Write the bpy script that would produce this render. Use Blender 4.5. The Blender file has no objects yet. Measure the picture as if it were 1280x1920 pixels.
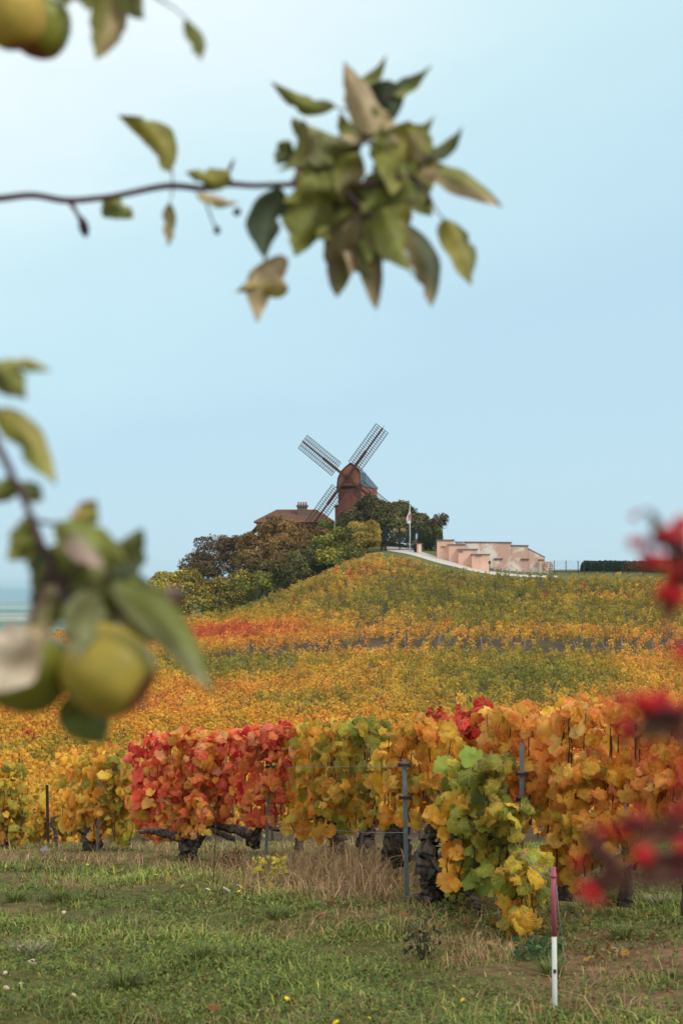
import bpy, math, random
import numpy as np
from mathutils import Vector, Matrix

random.seed(7)
rng = np.random.default_rng(11)
scene = bpy.context.scene
COL = scene.collection

# ------------------------------------------------------------------ camera
F = 2667.0                       # focal length in photo pixels (50 mm on a 36 mm tall frame)
PITCH = math.atan(150.0 / F)
cam_d = bpy.data.cameras.new('camera')
cam = bpy.data.objects.new('camera', cam_d)
COL.objects.link(cam)
cam_d.sensor_fit = 'VERTICAL'
cam_d.sensor_height = 36.0
cam_d.sensor_width = 24.0
cam_d.lens = 50.0
cam_d.clip_start = 0.05
cam_d.clip_end = 120000
cam.location = (0, 0, 0)
cam.rotation_euler = (math.pi / 2 + PITCH, 0, 0)
cam_d.dof.use_dof = True
cam_d.dof.focus_distance = 18.0
cam_d.dof.aperture_fstop = 4.6
scene.camera = cam

# ------------------------------------------------------------------ sky, sun, exposure
SUN_EL = math.radians(42)
SUN_AZ = math.radians(128)       # clockwise from +Y: behind the camera, to its right
world = bpy.data.worlds.new('World')
scene.world = world
world.use_nodes = True
nt = world.node_tree
nt.nodes.clear()
N = nt.nodes.new
L = nt.links.new
out = N('ShaderNodeOutputWorld')
bg = N('ShaderNodeBackground')
bg.inputs['Strength'].default_value = 0.1
sky = N('ShaderNodeTexSky')
sky.sky_type = 'NISHITA'
sky.sun_disc = False
sky.sun_elevation = SUN_EL
sky.sun_rotation = SUN_AZ
tc = N('ShaderNodeTexCoord')
sep = N('ShaderNodeSeparateXYZ')
L(tc.outputs['Generated'], sep.inputs[0])
# an overcast veil: bluish low down, whiter and brighter towards the zenith and to the west
def wmath(op, a, b=None, c=None):
    n = N('ShaderNodeMath')
    n.operation = op
    for i, v in enumerate((a, b, c)):
        if v is None:
            continue
        if isinstance(v, (int, float)):
            n.inputs[i].default_value = v
        else:
            L(v, n.inputs[i])
    return n.outputs[0]
noi = N('ShaderNodeTexNoise')
noi.inputs['Scale'].default_value = 2.2
noi.inputs['Detail'].default_value = 5
noi.inputs['Roughness'].default_value = 0.55
mp = N('ShaderNodeMapping')
mp.inputs['Scale'].default_value = (1.0, 1.0, 2.6)
mp.inputs['Location'].default_value = (0.3, 0.1, 0.4)
L(tc.outputs['Generated'], mp.inputs[0])
L(mp.outputs[0], noi.inputs[0])
zz = sep.outputs['Z']
west = wmath('MULTIPLY', sep.outputs['X'], -0.44)
t1 = wmath('MULTIPLY', zz, 0.85)
t2 = wmath('MULTIPLY', west, wmath('MINIMUM', wmath('MULTIPLY', wmath('MAXIMUM', zz, 0.0), 3.2), 1.0))
t3 = wmath('MULTIPLY', wmath('SUBTRACT', noi.outputs[0], 0.5), 0.24)
tt = wmath('ADD', wmath('ADD', t1, t2), t3)
ramp = N('ShaderNodeValToRGB')
L(tt, ramp.inputs[0])
els = ramp.color_ramp.elements
els[0].position = 0.0
els[0].color = (4.85, 6.85, 7.95, 1)
els[1].position = 1.0
els[1].color = (11.2, 11.4, 11.2, 1)
for p, c in ((0.12, (4.65, 6.75, 7.95)), (0.26, (5.75, 7.95, 8.6)), (0.40, (8.7, 9.6, 9.8))):
    e = els.new(p)
    e.color = (*c, 1)
mixw = N('ShaderNodeMix')
mixw.data_type = 'RGBA'
mixw.inputs[0].default_value = 0.88
L(sky.outputs[0], mixw.inputs[6])
L(ramp.outputs[0], mixw.inputs[7])
L(mixw.outputs[2], bg.inputs['Color'])
L(bg.outputs[0], out.inputs['Surface'])

sun_d = bpy.data.lights.new('sun', 'SUN')
sun_d.energy = 1.5
sun_d.angle = math.radians(14)
sun_d.color = (1.0, 0.95, 0.87)
sun = bpy.data.objects.new('sun', sun_d)
COL.objects.link(sun)
sv = Vector((math.sin(SUN_AZ) * math.cos(SUN_EL), math.cos(SUN_AZ) * math.cos(SUN_EL), math.sin(SUN_EL)))
sun.rotation_euler = (-sv).to_track_quat('-Z', 'Y').to_euler()
sun.location = sv * 60

scene.view_settings.view_transform = 'Standard'
scene.view_settings.look = 'None'
scene.view_settings.gamma = 1
scene.view_settings.use_curve_mapping = False
scene.view_settings.exposure = 0.22
scene.render.engine = 'CYCLES'
scene.cycles.use_denoising = True
scene.cycles.max_bounces = 8
scene.cycles.diffuse_bounces = 3
scene.cycles.transmission_bounces = 4
scene.cycles.volume_bounces = 1
scene.cycles.caustics_reflective = False
scene.cycles.caustics_refractive = False

# ------------------------------------------------------------------ helpers
SP, CP = math.sin(PITCH), math.cos(PITCH)

def at(px, py, Y):
    """world point of a photo position at depth Y metres"""
    a = (px - 640.0) / F
    b = (960.0 - py) / F
    dx, dy, dz = a, CP - SP * b, SP + CP * b
    return Vector((dx * Y / dy, Y, dz * Y / dy))

def at_np(px, py, Y):
    a = (px - 640.0) / F
    b = (960.0 - py) / F
    dy = CP - SP * b
    return np.stack([a * Y / dy, Y + 0 * a, (SP + CP * b) * Y / dy], -1)

def to_px(X, Y, Z):
    fw = Y * CP + Z * SP
    up = -Y * SP + Z * CP
    return 640 + F * X / fw, 960 - F * up / fw

def lin(r, g, b, k=1.0):
    f = lambda c: ((c / 255 + 0.055) / 1.055) ** 2.4 if c > 10.3 else c / 255 / 12.92
    return (f(r) * k, f(g) * k, f(b) * k)

def csp(xs, ys, x):
    """smooth interpolation through nodes (monotone-ish cubic hermite)"""
    xs = np.asarray(xs, float); ys = np.asarray(ys, float)
    d = np.diff(ys) / np.diff(xs)
    m = np.zeros_like(ys)
    m[1:-1] = np.where(d[:-1] * d[1:] > 0, 2 * d[:-1] * d[1:] / (d[:-1] + d[1:] + 1e-12), 0)
    m[0], m[-1] = d[0], d[-1]
    x = np.clip(np.asarray(x, float), xs[0], xs[-1])
    i = np.clip(np.searchsorted(xs, x, side='right') - 1, 0, len(xs) - 2)
    h = xs[i + 1] - xs[i]
    t = (x - xs[i]) / h
    return ((2 * t**3 - 3 * t**2 + 1) * ys[i] + (t**3 - 2 * t**2 + t) * h * m[i]
            + (-2 * t**3 + 3 * t**2) * ys[i + 1] + (t**3 - t**2) * h * m[i + 1])

def sn(p, scale, seed):
    """cheap smooth noise in about -1..1 for an N x k array"""
    r = np.random.default_rng(seed)
    k = p.shape[1]
    s = 0
    for o, amp in ((1.0, 1.0), (2.1, 0.55), (4.3, 0.3)):
        for _ in range(3):
            v = r.normal(size=k)
            v *= o * scale / np.linalg.norm(v)
            s = s + amp * np.sin(p @ v + r.uniform(0, 6.28))
    return s / 2.6

def np_mesh(name, V, Fc, cols=None, smooth=False):
    """mesh from N x 3 vertices and M x k faces; cols = N x 3 point colours"""
    V = np.ascontiguousarray(V, np.float32)
    Fc = np.ascontiguousarray(Fc, np.int32)
    me = bpy.data.meshes.new(name)
    me.vertices.add(len(V))
    me.vertices.foreach_set('co', V.ravel())
    k = Fc.shape[1]
    me.loops.add(Fc.size)
    me.loops.foreach_set('vertex_index', Fc.ravel())
    me.polygons.add(len(Fc))
    me.polygons.foreach_set('loop_start', np.arange(0, Fc.size, k, dtype=np.int32))
    if smooth:
        me.polygons.foreach_set('use_smooth', np.ones(len(Fc), bool))
    me.update(calc_edges=True)
    if cols is not None:
        ca = me.color_attributes.new('col', 'FLOAT_COLOR', 'POINT')
        c4 = np.ones((len(V), 4), np.float32)
        c4[:, :3] = cols
        ca.data.foreach_set('color', c4.ravel())
    return me

def link(name, me, mat=None, parent=None, loc=None):
    o = bpy.data.objects.new(name, me)
    COL.objects.link(o)
    if mat is not None and me is not None and len(me.materials) == 0:
        me.materials.append(mat)
    if parent is not None:
        o.parent = parent
    if loc is not None:
        o.location = loc
    return o

def tag(o, label=None, cat=None, group=None, kind=None):
    if label: o['label'] = label
    if cat: o['category'] = cat
    if group: o['group'] = group
    if kind: o['kind'] = kind
    return o

def empty(name, loc, rz=0.0):
    o = bpy.data.objects.new(name, None)
    o.empty_display_size = 0.2
    COL.objects.link(o)
    o.location = loc
    o.rotation_euler = (0, 0, rz)
    return o

class MB:
    """collects shapes into one mesh"""
    def __init__(self):
        self.v = []; self.f = []
    def add(self, vs, fs):
        n = len(self.v)
        self.v += [tuple(p) for p in vs]
        self.f += [tuple(i + n for i in f) for f in fs]
    def box(self, x0, x1, y0, y1, z0, z1):
        self.add([(x0,y0,z0),(x1,y0,z0),(x1,y1,z0),(x0,y1,z0),(x0,y0,z1),(x1,y0,z1),(x1,y1,z1),(x0,y1,z1)],
                 [(3,2,1,0),(4,5,6,7),(0,1,5,4),(1,2,6,5),(2,3,7,6),(3,0,4,7)])
    def prism(self, poly, y0, y1):
        """polygon of (x, z) extruded along y"""
        n = len(poly)
        vs = [(x, y0, z) for x, z in poly] + [(x, y1, z) for x, z in poly]
        fs = [tuple(range(n)), tuple(range(2 * n - 1, n - 1, -1))]
        fs += [(i, i + n, (i + 1) % n + n, (i + 1) % n) for i in range(n)]
        self.add(vs, fs)
    def tube(self, pts, rad, sides=6, knob=0.0):
        pts = [Vector(p) for p in pts]
        n = len(pts)
        if not hasattr(rad, '__len__'):
            rad = [rad] * n
        vs, fs = [], []
        flute = [random.uniform(-knob, knob) for _ in range(sides)]
        for i, p in enumerate(pts):
            if knob: flute = [q * .9 + random.uniform(-knob, knob) * .35 for q in flute]
            d = (pts[min(i + 1, n - 1)] - pts[max(i - 1, 0)])
            if d.length < 1e-9: d = Vector((0, 0, 1))
            d.normalize()
            ref = Vector((0, 0, 1)) if abs(d.z) < 0.9 else Vector((0, 1, 0))
            a = d.cross(ref).normalized()
            b = d.cross(a)
            for k in range(sides):
                t = 2 * math.pi * k / sides
                r = rad[i] * (1 + flute[k])
                vs.append(p + a * math.cos(t) * r + b * math.sin(t) * r)
        for i in range(n - 1):
            for k in range(sides):
                k2 = (k + 1) % sides
                fs.append((i * sides + k, i * sides + k2, (i + 1) * sides + k2, (i + 1) * sides + k))
        fs.append(tuple(range(sides - 1, -1, -1)))
        fs.append(tuple((n - 1) * sides + k for k in range(sides)))
        self.add(vs, fs)
    def bar(self, a, b, w, h=None):
        """rectangular bar between two points"""
        a = Vector(a); b = Vector(b); h = h or w
        d = (b - a).normalized()
        ref = Vector((0, 0, 1)) if abs(d.z) < 0.95 else Vector((0, 1, 0))
        s = d.cross(ref).normalized() * (w / 2)
        u = s.cross(d).normalized() * (h / 2)
        vs = [a - s - u, a + s - u, a + s + u, a - s + u, b - s - u, b + s - u, b + s + u, b - s + u]
        self.add(vs, [(3,2,1,0),(4,5,6,7),(0,1,5,4),(1,2,6,5),(2,3,7,6),(3,0,4,7)])
    def lathe(self, prof, sides=16):
        """profile of (r, z) turned round z"""
        n = len(prof); vs = []; fs = []
        for r, z in prof:
            for k in range(sides):
                t = 2 * math.pi * k / sides
                vs.append((r * math.cos(t), r * math.sin(t), z))
        for i in range(n - 1):
            for k in range(sides):
                k2 = (k + 1) % sides
                fs.append((i * sides + k, i * sides + k2, (i + 1) * sides + k2, (i + 1) * sides + k))
        self.add(vs, fs)
    def mesh(self, name, smooth=False):
        me = bpy.data.meshes.new(name)
        me.from_pydata(self.v, [], self.f)
        if smooth:
            me.polygons.foreach_set('use_smooth', np.ones(len(me.polygons), bool))
        me.update()
        return me
    def build(self, name, mat, parent=None, loc=None, smooth=False):
        return link(name, self.mesh(name, smooth), mat, parent, loc)

# ------------------------------------------------------------------ materials
MATS = {}
def material(name, base, rough=0.7, spec=0.3, metal=0.0, var=0.15, scale=8.0, coords='Object', bump=0.0, bscale=None, detail=5, tint=None):
    m = bpy.data.materials.new(name)
    m.use_nodes = True
    t = m.node_tree
    b = t.nodes['Principled BSDF']
    b.inputs['Roughness'].default_value = rough
    b.inputs['Metallic'].default_value = metal
    b.inputs['Specular IOR Level'].default_value = spec
    tcn = t.nodes.new('ShaderNodeTexCoord')
    no = t.nodes.new('ShaderNodeTexNoise')
    no.inputs['Scale'].default_value = scale
    no.inputs['Detail'].default_value = detail
    no.inputs['Roughness'].default_value = 0.65
    t.links.new(tcn.outputs[coords], no.inputs[0])
    r = t.nodes.new('ShaderNodeValToRGB')
    r.color_ramp.elements[0].position = 0.3
    r.color_ramp.elements[1].position = 0.7
    lo = [c * (1 - var) for c in base]
    hi = [c * (1 + var) for c in (tint or base)]
    r.color_ramp.elements[0].color = (*lo, 1)
    r.color_ramp.elements[1].color = (*hi, 1)
    t.links.new(no.outputs[0], r.inputs[0])
    t.links.new(r.outputs[0], b.inputs['Base Color'])
    if bump:
        bn = t.nodes.new('ShaderNodeBump')
        bn.inputs['Strength'].default_value = bump
        n2 = t.nodes.new('ShaderNodeTexNoise')
        n2.inputs['Scale'].default_value = bscale or scale * 3
        n2.inputs['Detail'].default_value = 6
        t.links.new(tcn.outputs[coords], n2.inputs[0])
        t.links.new(n2.outputs[0], bn.inputs['Height'])
        t.links.new(bn.outputs[0], b.inputs['Normal'])
    MATS[name] = m
    return m

def leaf_material(name, src, trans=0.3, rough=0.55, blotch=0.25, scale=14.0, veins=False):
    """leaf whose colour is the object's colour (src obj) or the mesh's colour attribute (src attr)"""
    m = bpy.data.materials.new(name)
    m.use_nodes = True
    t = m.node_tree
    b = t.nodes['Principled BSDF']
    b.inputs['Roughness'].default_value = rough
    b.inputs['Specular IOR Level'].default_value = 0.25
    tcn = t.nodes.new('ShaderNodeTexCoord')
    no = t.nodes.new('ShaderNodeTexNoise')
    no.inputs['Scale'].default_value = scale
    no.inputs['Detail'].default_value = 4
    if src == 'obj':
        oi = t.nodes.new('ShaderNodeObjectInfo')
        colour = oi.outputs['Color']
        ad = t.nodes.new('ShaderNodeVectorMath')
        ad.operation = 'ADD'
        cx = t.nodes.new('ShaderNodeCombineXYZ')
        mm = t.nodes.new('ShaderNodeMath'); mm.operation = 'MULTIPLY'; mm.inputs[1].default_value = 50
        t.links.new(oi.outputs['Random'], mm.inputs[0])
        t.links.new(mm.outputs[0], cx.inputs[0]); t.links.new(mm.outputs[0], cx.inputs[1])
        t.links.new(tcn.outputs['Object'], ad.inputs[0]); t.links.new(cx.outputs[0], ad.inputs[1])
        t.links.new(ad.outputs[0], no.inputs[0])
    else:
        at_ = t.nodes.new('ShaderNodeAttribute')
        at_.attribute_name = 'col'
        colour = at_.outputs['Color']
        t.links.new(tcn.outputs['Object'], no.inputs[0])
    hs = t.nodes.new('ShaderNodeHueSaturation')
    mr = t.nodes.new('ShaderNodeMapRange')
    mr.inputs[1].default_value = 0.3; mr.inputs[2].default_value = 0.7
    mr.inputs[3].default_value = 1 - blotch; mr.inputs[4].default_value = 1 + blotch * 0.8
    t.links.new(no.outputs[0], mr.inputs[0])
    t.links.new(mr.outputs[0], hs.inputs['Value'])
    mh = t.nodes.new('ShaderNodeMapRange')
    mh.inputs[1].default_value = 0.3; mh.inputs[2].default_value = 0.7
    mh.inputs[3].default_value = 0.5 - blotch * 0.025; mh.inputs[4].default_value = 0.5 + blotch * 0.05
    t.links.new(no.outputs['Color'], mh.inputs[0])
    t.links.new(mh.outputs[0], hs.inputs['Hue'])
    t.links.new(colour, hs.inputs['Color'])
    t.links.new(hs.outputs[0], b.inputs['Base Color'])
    hs_out = hs.outputs[0]
    if veins:
        # the blade yellows from the rim inwards along a ragged line
        ds = t.nodes.new('ShaderNodeVectorMath'); ds.operation = 'DISTANCE'; ds.inputs[1].default_value = (0, -.36, 0)
        t.links.new(tcn.outputs['Object'], ds.inputs[0])
        ad2 = t.nodes.new('ShaderNodeMath'); ad2.operation = 'MULTIPLY_ADD'; ad2.inputs[1].default_value = .55
        t.links.new(no.outputs[0], ad2.inputs[0]); t.links.new(ds.outputs['Value'], ad2.inputs[2])
        rm = t.nodes.new('ShaderNodeMapRange'); rm.inputs[1].default_value = .58; rm.inputs[2].default_value = .92; rm.inputs[3].default_value = 0; rm.inputs[4].default_value = .75
        t.links.new(ad2.outputs[0], rm.inputs[0])
        h2 = t.nodes.new('ShaderNodeMix'); h2.data_type = 'RGBA'; h2.blend_type = 'MULTIPLY'; h2.inputs[0].default_value = 1.0
        h2.inputs[7].default_value = (.92, .66, .62, 1)
        t.links.new(hs.outputs[0], h2.inputs[6])
        mv = t.nodes.new('ShaderNodeMix'); mv.data_type = 'RGBA'
        t.links.new(rm.outputs[0], mv.inputs[0]); t.links.new(hs.outputs[0], mv.inputs[6]); t.links.new(h2.outputs[2], mv.inputs[7])
        hs_out = mv.outputs[2]
        # pale main veins fanning out from the leaf stalk
        def mth(op, a, b_=None):
            q = t.nodes.new('ShaderNodeMath'); q.operation = op
            for i, v in enumerate((a, b_)):
                if v is None: continue
                if isinstance(v, (int, float)): q.inputs[i].default_value = v
                else: t.links.new(v, q.inputs[i])
            return q.outputs[0]
        sx = t.nodes.new('ShaderNodeSeparateXYZ'); t.links.new(tcn.outputs['Object'], sx.inputs[0])
        ang = mth('ARCTAN2', sx.outputs[0], mth('MULTIPLY', sx.outputs[1], -1.0))
        fr = mth('ABSOLUTE', mth('SUBTRACT', mth('FRACT', mth('ADD', mth('MULTIPLY', ang, 1.35), 10.5)), .5))
        rad = mth('SQRT', mth('ADD', mth('MULTIPLY', sx.outputs[0], sx.outputs[0]), mth('MULTIPLY', sx.outputs[1], sx.outputs[1])))
        vd = mth('MULTIPLY', fr, rad)
        vm_ = t.nodes.new('ShaderNodeMapRange'); vm_.inputs[1].default_value = .008; vm_.inputs[2].default_value = .05; vm_.inputs[3].default_value = .5; vm_.inputs[4].default_value = 0.0
        t.links.new(vd, vm_.inputs[0])
        vx = t.nodes.new('ShaderNodeMix'); vx.data_type = 'RGBA'; vx.inputs[7].default_value = (*lin(214, 186, 92), 1)
        t.links.new(vm_.outputs[0], vx.inputs[0]); t.links.new(hs_out, vx.inputs[6])
        hs_out = vx.outputs[2]
        bn = t.nodes.new('ShaderNodeBump'); bn.inputs['Strength'].default_value = .6; bn.inputs['Distance'].default_value = .05
        n3 = t.nodes.new('ShaderNodeTexNoise'); n3.inputs['Scale'].default_value = 9; n3.inputs['Detail'].default_value = 3
        t.links.new(tcn.outputs['Object'], n3.inputs[0]); t.links.new(n3.outputs[0], bn.inputs['Height']); t.links.new(bn.outputs[0], b.inputs['Normal'])
        t.links.new(hs_out, b.inputs['Base Color'])
    tr = t.nodes.new('ShaderNodeBsdfTranslucent')
    t.links.new(hs_out, tr.inputs['Color'])
    mx = t.nodes.new('ShaderNodeMixShader')
    mx.inputs[0].default_value = trans
    t.links.new(b.outputs[0], mx.inputs[1]); t.links.new(tr.outputs[0], mx.inputs[2])
    t.links.new(mx.outputs[0], t.nodes['Material Output'].inputs['Surface'])
    MATS[name] = m
    return m

M_VLEAF = leaf_material('vine_leaf', 'obj', 0.34, 0.55, 0.32, 2.2, veins=True)
M_VLEAFA = leaf_material('vine_leaf_mass', 'attr', 0.30, 0.55, 0.22, 9.0)
M_FIELD = leaf_material('field_leaf', 'attr', 0.25, 0.6, 0.2, 2.0)
M_FIELDO = leaf_material('field_leaf_single', 'obj', 0.25, 0.6, 0.25, 2.5)
M_BUSH = leaf_material('bush_leaf', 'attr', 0.15, 0.65, 0.2, 1.2)
M_GRASS = leaf_material('grass_blade', 'attr', 0.25, 0.6, 0.15, 6.0)
M_APLEAF = leaf_material('orchard_leaf', 'attr', 0.14, 0.5, 0.22, 45.0)
M_BARK = material('vine_bark', (0.034, 0.025, 0.019), 0.95, 0.08, var=0.5, scale=22, bump=1.0, bscale=55, tint=(0.12, 0.09, 0.07))
M_CANE = material('cane_bark', (0.085, 0.042, 0.026), 0.7, 0.2, var=0.3, scale=20)
M_TWIG = material('twig_bark', lin(92, 66, 70), 0.75, 0.2, var=0.3, scale=60, bump=0.3)
M_GALV = material('galvanised_steel', (0.20, 0.21, 0.22), 0.5, 0.5, metal=0.45, var=0.2, scale=20)
M_DARKSTEEL = material('dark_rusty_steel', (0.035, 0.026, 0.024), 0.8, 0.3, var=0.4, scale=25)
M_WIRE = material('wire', (0.28, 0.28, 0.28), 0.45, 0.5, metal=0.6, var=0.15, scale=40)

# ------------------------------------------------------------------ terrain
PF_Y = [-60, -10, 0, 7.2, 9, 11.2, 15.7, 20.3, 27, 35, 45, 60]
PF_Z = [-1.6, -1.6, -1.66, -2.11, -2.24, -2.41, -2.97, -3.65, -4.75, -5.95, -7.0, -7.55]
HROWS = {
 188: [(-700,1215),(-200,1208),(0,1203),(280,1190),(350,1168),(430,1156),(560,1105),(640,1070),(700,1050),(740,1047),(830,1068),(900,1078),(1000,1084),(1280,1086),(1700,1100),(2400,1120)],
 202: [(-700,1240),(-200,1220),(0,1210),(280,1192),(350,1168),(430,1145),(560,1085),(640,1045),(700,1032),(755,1031),(830,1034),(900,1056),(1000,1068),(1280,1069),(1700,1085),(2400,1120)],
 215: [(-700,1270),(-200,1240),(0,1225),(280,1200),(350,1165),(430,1120),(560,1030),(640,1008),(700,1008),(755,1020),(830,1030),(900,1055),(1000,1068),(1280,1068),(1700,1100),(2400,1130)],
 236: [(-700,1330),(-200,1290),(0,1260),(280,1215),(350,1170),(430,1130),(560,1035),(640,1010),(700,1012),(755,1020),(830,1035),(900,1060),(1000,1071),(1280,1071),(1700,1110),(2400,1150)],
}
HX, HZ = {}, {}
for Yr, row in HROWS.items():
    P = [at(px, py, Yr) for px, py in row]
    HX[Yr] = [p.x for p in P]; HZ[Yr] = [p.z for p in P]

def height(X, Y):
    X = np.asarray(X, float); Y = np.asarray(Y, float)
    X, Y = np.broadcast_arrays(X, Y)
    zf = csp(PF_Y, PF_Z, Y)
    r = {k: csp(HX[k], HZ[k], X) for k in HROWS}
    f = csp([60, 75, 90, 120, 131, 145, 160, 175, 188], [0, 0.0, 0.015, 0.10, 0.155, 0.32, 0.53, 0.77, 1.0], Y)
    zh = -7.55 + (r[188] + 7.55) * f
    # low bank above the farm track that crosses the slope
    sb = np.clip((Y - (131.5 + 0.03 * X)) / 2.6, 0, 1); sb = sb * sb * (3 - 2 * sb)
    zh = zh + 0.75 * sb * np.clip((170 - Y) / 34, 0, 1) * np.clip((X + 20) / 12, 0.15, 1)
    z = np.where(Y < 60, zf, zh)
    for a, b in ((188, 202), (202, 215), (215, 236)):
        t = np.clip((Y - a) / (b - a), 0, 1)
        z = np.where(Y > a, r[a] * (1 - t) + r[b] * t, z)
    t = np.clip((Y - 236) / 500, 0, 1); t = t * t * (3 - 2 * t)
    far = -105 + 3 * np.sin(X / 900 + 1) + 3 * np.sin(Y / 1300)
    z = np.where(Y > 236, r[236] * (1 - t) + far * t, z)
    s = np.clip((np.abs(X) - 140) / 600, 0, 1); s = s * s * (3 - 2 * s)
    z = z * (1 - s) + far * s
    # small unevenness of the turf
    n = 0.035 * np.sin(1.7 * X + 0.6) * np.sin(1.3 * Y) + 0.02 * np.sin(4.1 * X + 2.0 * Y) + 0.012 * np.sin(7.3 * X - 5.2 * Y + 1)
    return z + n * np.clip((30 - Y) / 12, 0, 1)

def gz(x, y):
    return float(height(np.array([x]), np.array([y]))[0])

def gpt(px, Y, dz=0.0):
    """ground point under the photo column px at depth Y"""
    x = (px - 640.0) / F * Y / (CP) * CP
    for _ in range(3):
        z = gz(x, Y)
        x = (px - 640.0) / F * (Y * CP + z * SP)
    return Vector((x, Y, gz(x, Y) + dz))

def depth_at(px, py, y0=5.0, y1=60.0):
    """depth at which the ground shows at the photo position (front bank)"""
    best, by = 1e9, y0
    for Y in np.arange(y0, y1, 0.05):
        p = gpt_fast(px, Y)
        e = abs(p - py)
        if e < best: best, by = e, Y
        elif e > best + 30: break
    return float(by)

def gpt_fast(px, Y):
    x = (px - 640.0) / F * Y
    return to_px(x, Y, gz(x, Y))[1]

def axis_nodes(segs, tail, lim):
    a = []
    for s0, s1, st in segs:
        a += list(np.arange(s0, s1, st))
    v = segs[-1][1]; st = segs[-1][2]
    while v < lim:
        a.append(v); st *= tail; v += st
    a.append(lim)
    return np.array(a)
xp = axis_nodes([(0, 6, 0.12), (6, 60, 1.2)], 1.35, 45000)
gx = np.concatenate([-xp[:0:-1], xp])
gy = axis_nodes([(-40, 5, 1.5), (5, 20, 0.12), (20, 30, 0.4), (30, 240, 1.2)], 1.35, 45000)
GX, GY = np.meshgrid(gx, gy)
GZ = height(GX, GY)
V = np.stack([GX, GY, GZ], -1).reshape(-1, 3)
nx, ny = len(gx), len(gy)
ii = (np.arange(ny - 1)[:, None] * nx + np.arange(nx - 1)[None, :]).ravel()
Fq = np.stack([ii, ii + 1, ii + 1 + nx, ii + nx], -1)
# ground cover by place: turf, vineyard soil, farm track, verge, far plain
Xv, Yv = V[:, 0], V[:, 1]
pn = sn(V[:, :2], 0.9, 3); pn2 = sn(V[:, :2], 4.0, 4)
turf = np.array(lin(92, 88, 48)); earth = np.array(lin(126, 94, 70)); soil = np.array(lin(92, 80, 62)); track = np.array(lin(108, 96, 62))
verge = np.array(lin(104, 106, 62))
cols = np.repeat(soil[None], len(V), 0) * (1 + 0.2 * pn[:, None])
fr = np.clip((26 - Yv) / 4, 0, 1)[:, None]
bare = np.clip(0.5 + 0.9 * pn + 0.35 * pn2, 0, 1)[:, None]
cols = cols * (1 - fr) + fr * (turf * (1 - bare) + earth * bare)
tm = np.clip(1 - np.abs(Yv - (130.5 + 0.03 * Xv)) / 2.2, 0, 1)[:, None]
cols = cols * (1 - tm) + track * tm
vm = (np.clip((Yv - 186.5) / 1.5, 0, 1) * np.clip((300 - Yv) / 40, 0, 1))[:, None]
cols = cols * (1 - vm) + verge * vm * (1 + 0.15 * pn[:, None])
me = np_mesh('ground', V, Fq, np.clip(cols, 0.01, 1), smooth=True)
mg = bpy.data.materials.new('ground')
mg.use_nodes = True
t = mg.node_tree
b = t.nodes['Principled BSDF']
b.inputs['Roughness'].default_value = 0.95
b.inputs['Specular IOR Level'].default_value = 0.1
a_ = t.nodes.new('ShaderNodeAttribute'); a_.attribute_name = 'col'
tcn = t.nodes.new('ShaderNodeTexCoord')
n1 = t.nodes.new('ShaderNodeTexNoise'); n1.inputs['Scale'].default_value = 9; n1.inputs['Detail'].default_value = 8
t.links.new(tcn.outputs['Object'], n1.inputs[0])
h = t.nodes.new('ShaderNodeHueSaturation')
mr = t.nodes.new('ShaderNodeMapRange')
mr.inputs[1].default_value = 0.3; mr.inputs[2].default_value = 0.7; mr.inputs[3].default_value = 0.6; mr.inputs[4].default_value = 1.35
t.links.new(n1.outputs[0], mr.inputs[0]); t.links.new(mr.outputs[0], h.inputs['Value']); t.links.new(a_.outputs['Color'], h.inputs['Color'])
# fields of the far plain: strips of crops, stubble and wood
sp_ = t.nodes.new('ShaderNodeSeparateXYZ'); t.links.new(tcn.outputs['Object'], sp_.inputs[0])
mpp = t.nodes.new('ShaderNodeMapping'); mpp.inputs['Scale'].default_value = (0.0009, 0.0016, 0.0)
t.links.new(tcn.outputs['Object'], mpp.inputs[0])
vo = t.nodes.new('ShaderNodeTexVoronoi'); vo.inputs['Scale'].default_value = 1.0
t.links.new(mpp.outputs[0], vo.inputs[0])
cr = t.nodes.new('ShaderNodeValToRGB')
sc_ = t.nodes.new('ShaderNodeSeparateColor'); t.links.new(vo.outputs['Color'], sc_.inputs[0]); t.links.new(sc_.outputs[0], cr.inputs[0])
cr.color_ramp.interpolation = 'CONSTANT'
cr.color_ramp.elements[0].color = (*lin(72, 92, 60), 1)
cr.color_ramp.elements[1].position = 0.75; cr.color_ramp.elements[1].color = (*lin(150, 160, 110), 1)
for p, c in ((0.25, lin(150, 125, 105)), (0.45, lin(110, 130, 80)), (0.6, lin(190, 165, 140))):
    e = cr.color_ramp.elements.new(p); e.color = (*c, 1)
fm = t.nodes.new('ShaderNodeMapRange'); fm.inputs[1].default_value = 330; fm.inputs[2].default_value = 700
t.links.new(sp_.outputs['Y'], fm.inputs[0])
mxg = t.nodes.new('ShaderNodeMix'); mxg.data_type = 'RGBA'
t.links.new(fm.outputs[0], mxg.inputs[0]); t.links.new(h.outputs[0], mxg.inputs[6]); t.links.new(cr.outputs[0], mxg.inputs[7])
t.links.new(mxg.outputs[2], b.inputs['Base Color'])
bn = t.nodes.new('ShaderNodeBump'); bn.inputs['Strength'].default_value = 0.6; bn.inputs['Distance'].default_value = 0.05
n2 = t.nodes.new('ShaderNodeTexNoise'); n2.inputs['Scale'].default_value = 30; n2.inputs['Detail'].default_value = 6
t.links.new(tcn.outputs['Object'], n2.inputs[0]); t.links.new(n2.outputs[0], bn.inputs['Height']); t.links.new(bn.outputs[0], b.inputs['Normal'])
ground = link('ground', me, mg)
tag(ground, 'grassy bank, vineyard slope and far plain', None, None, 'structure')

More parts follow.
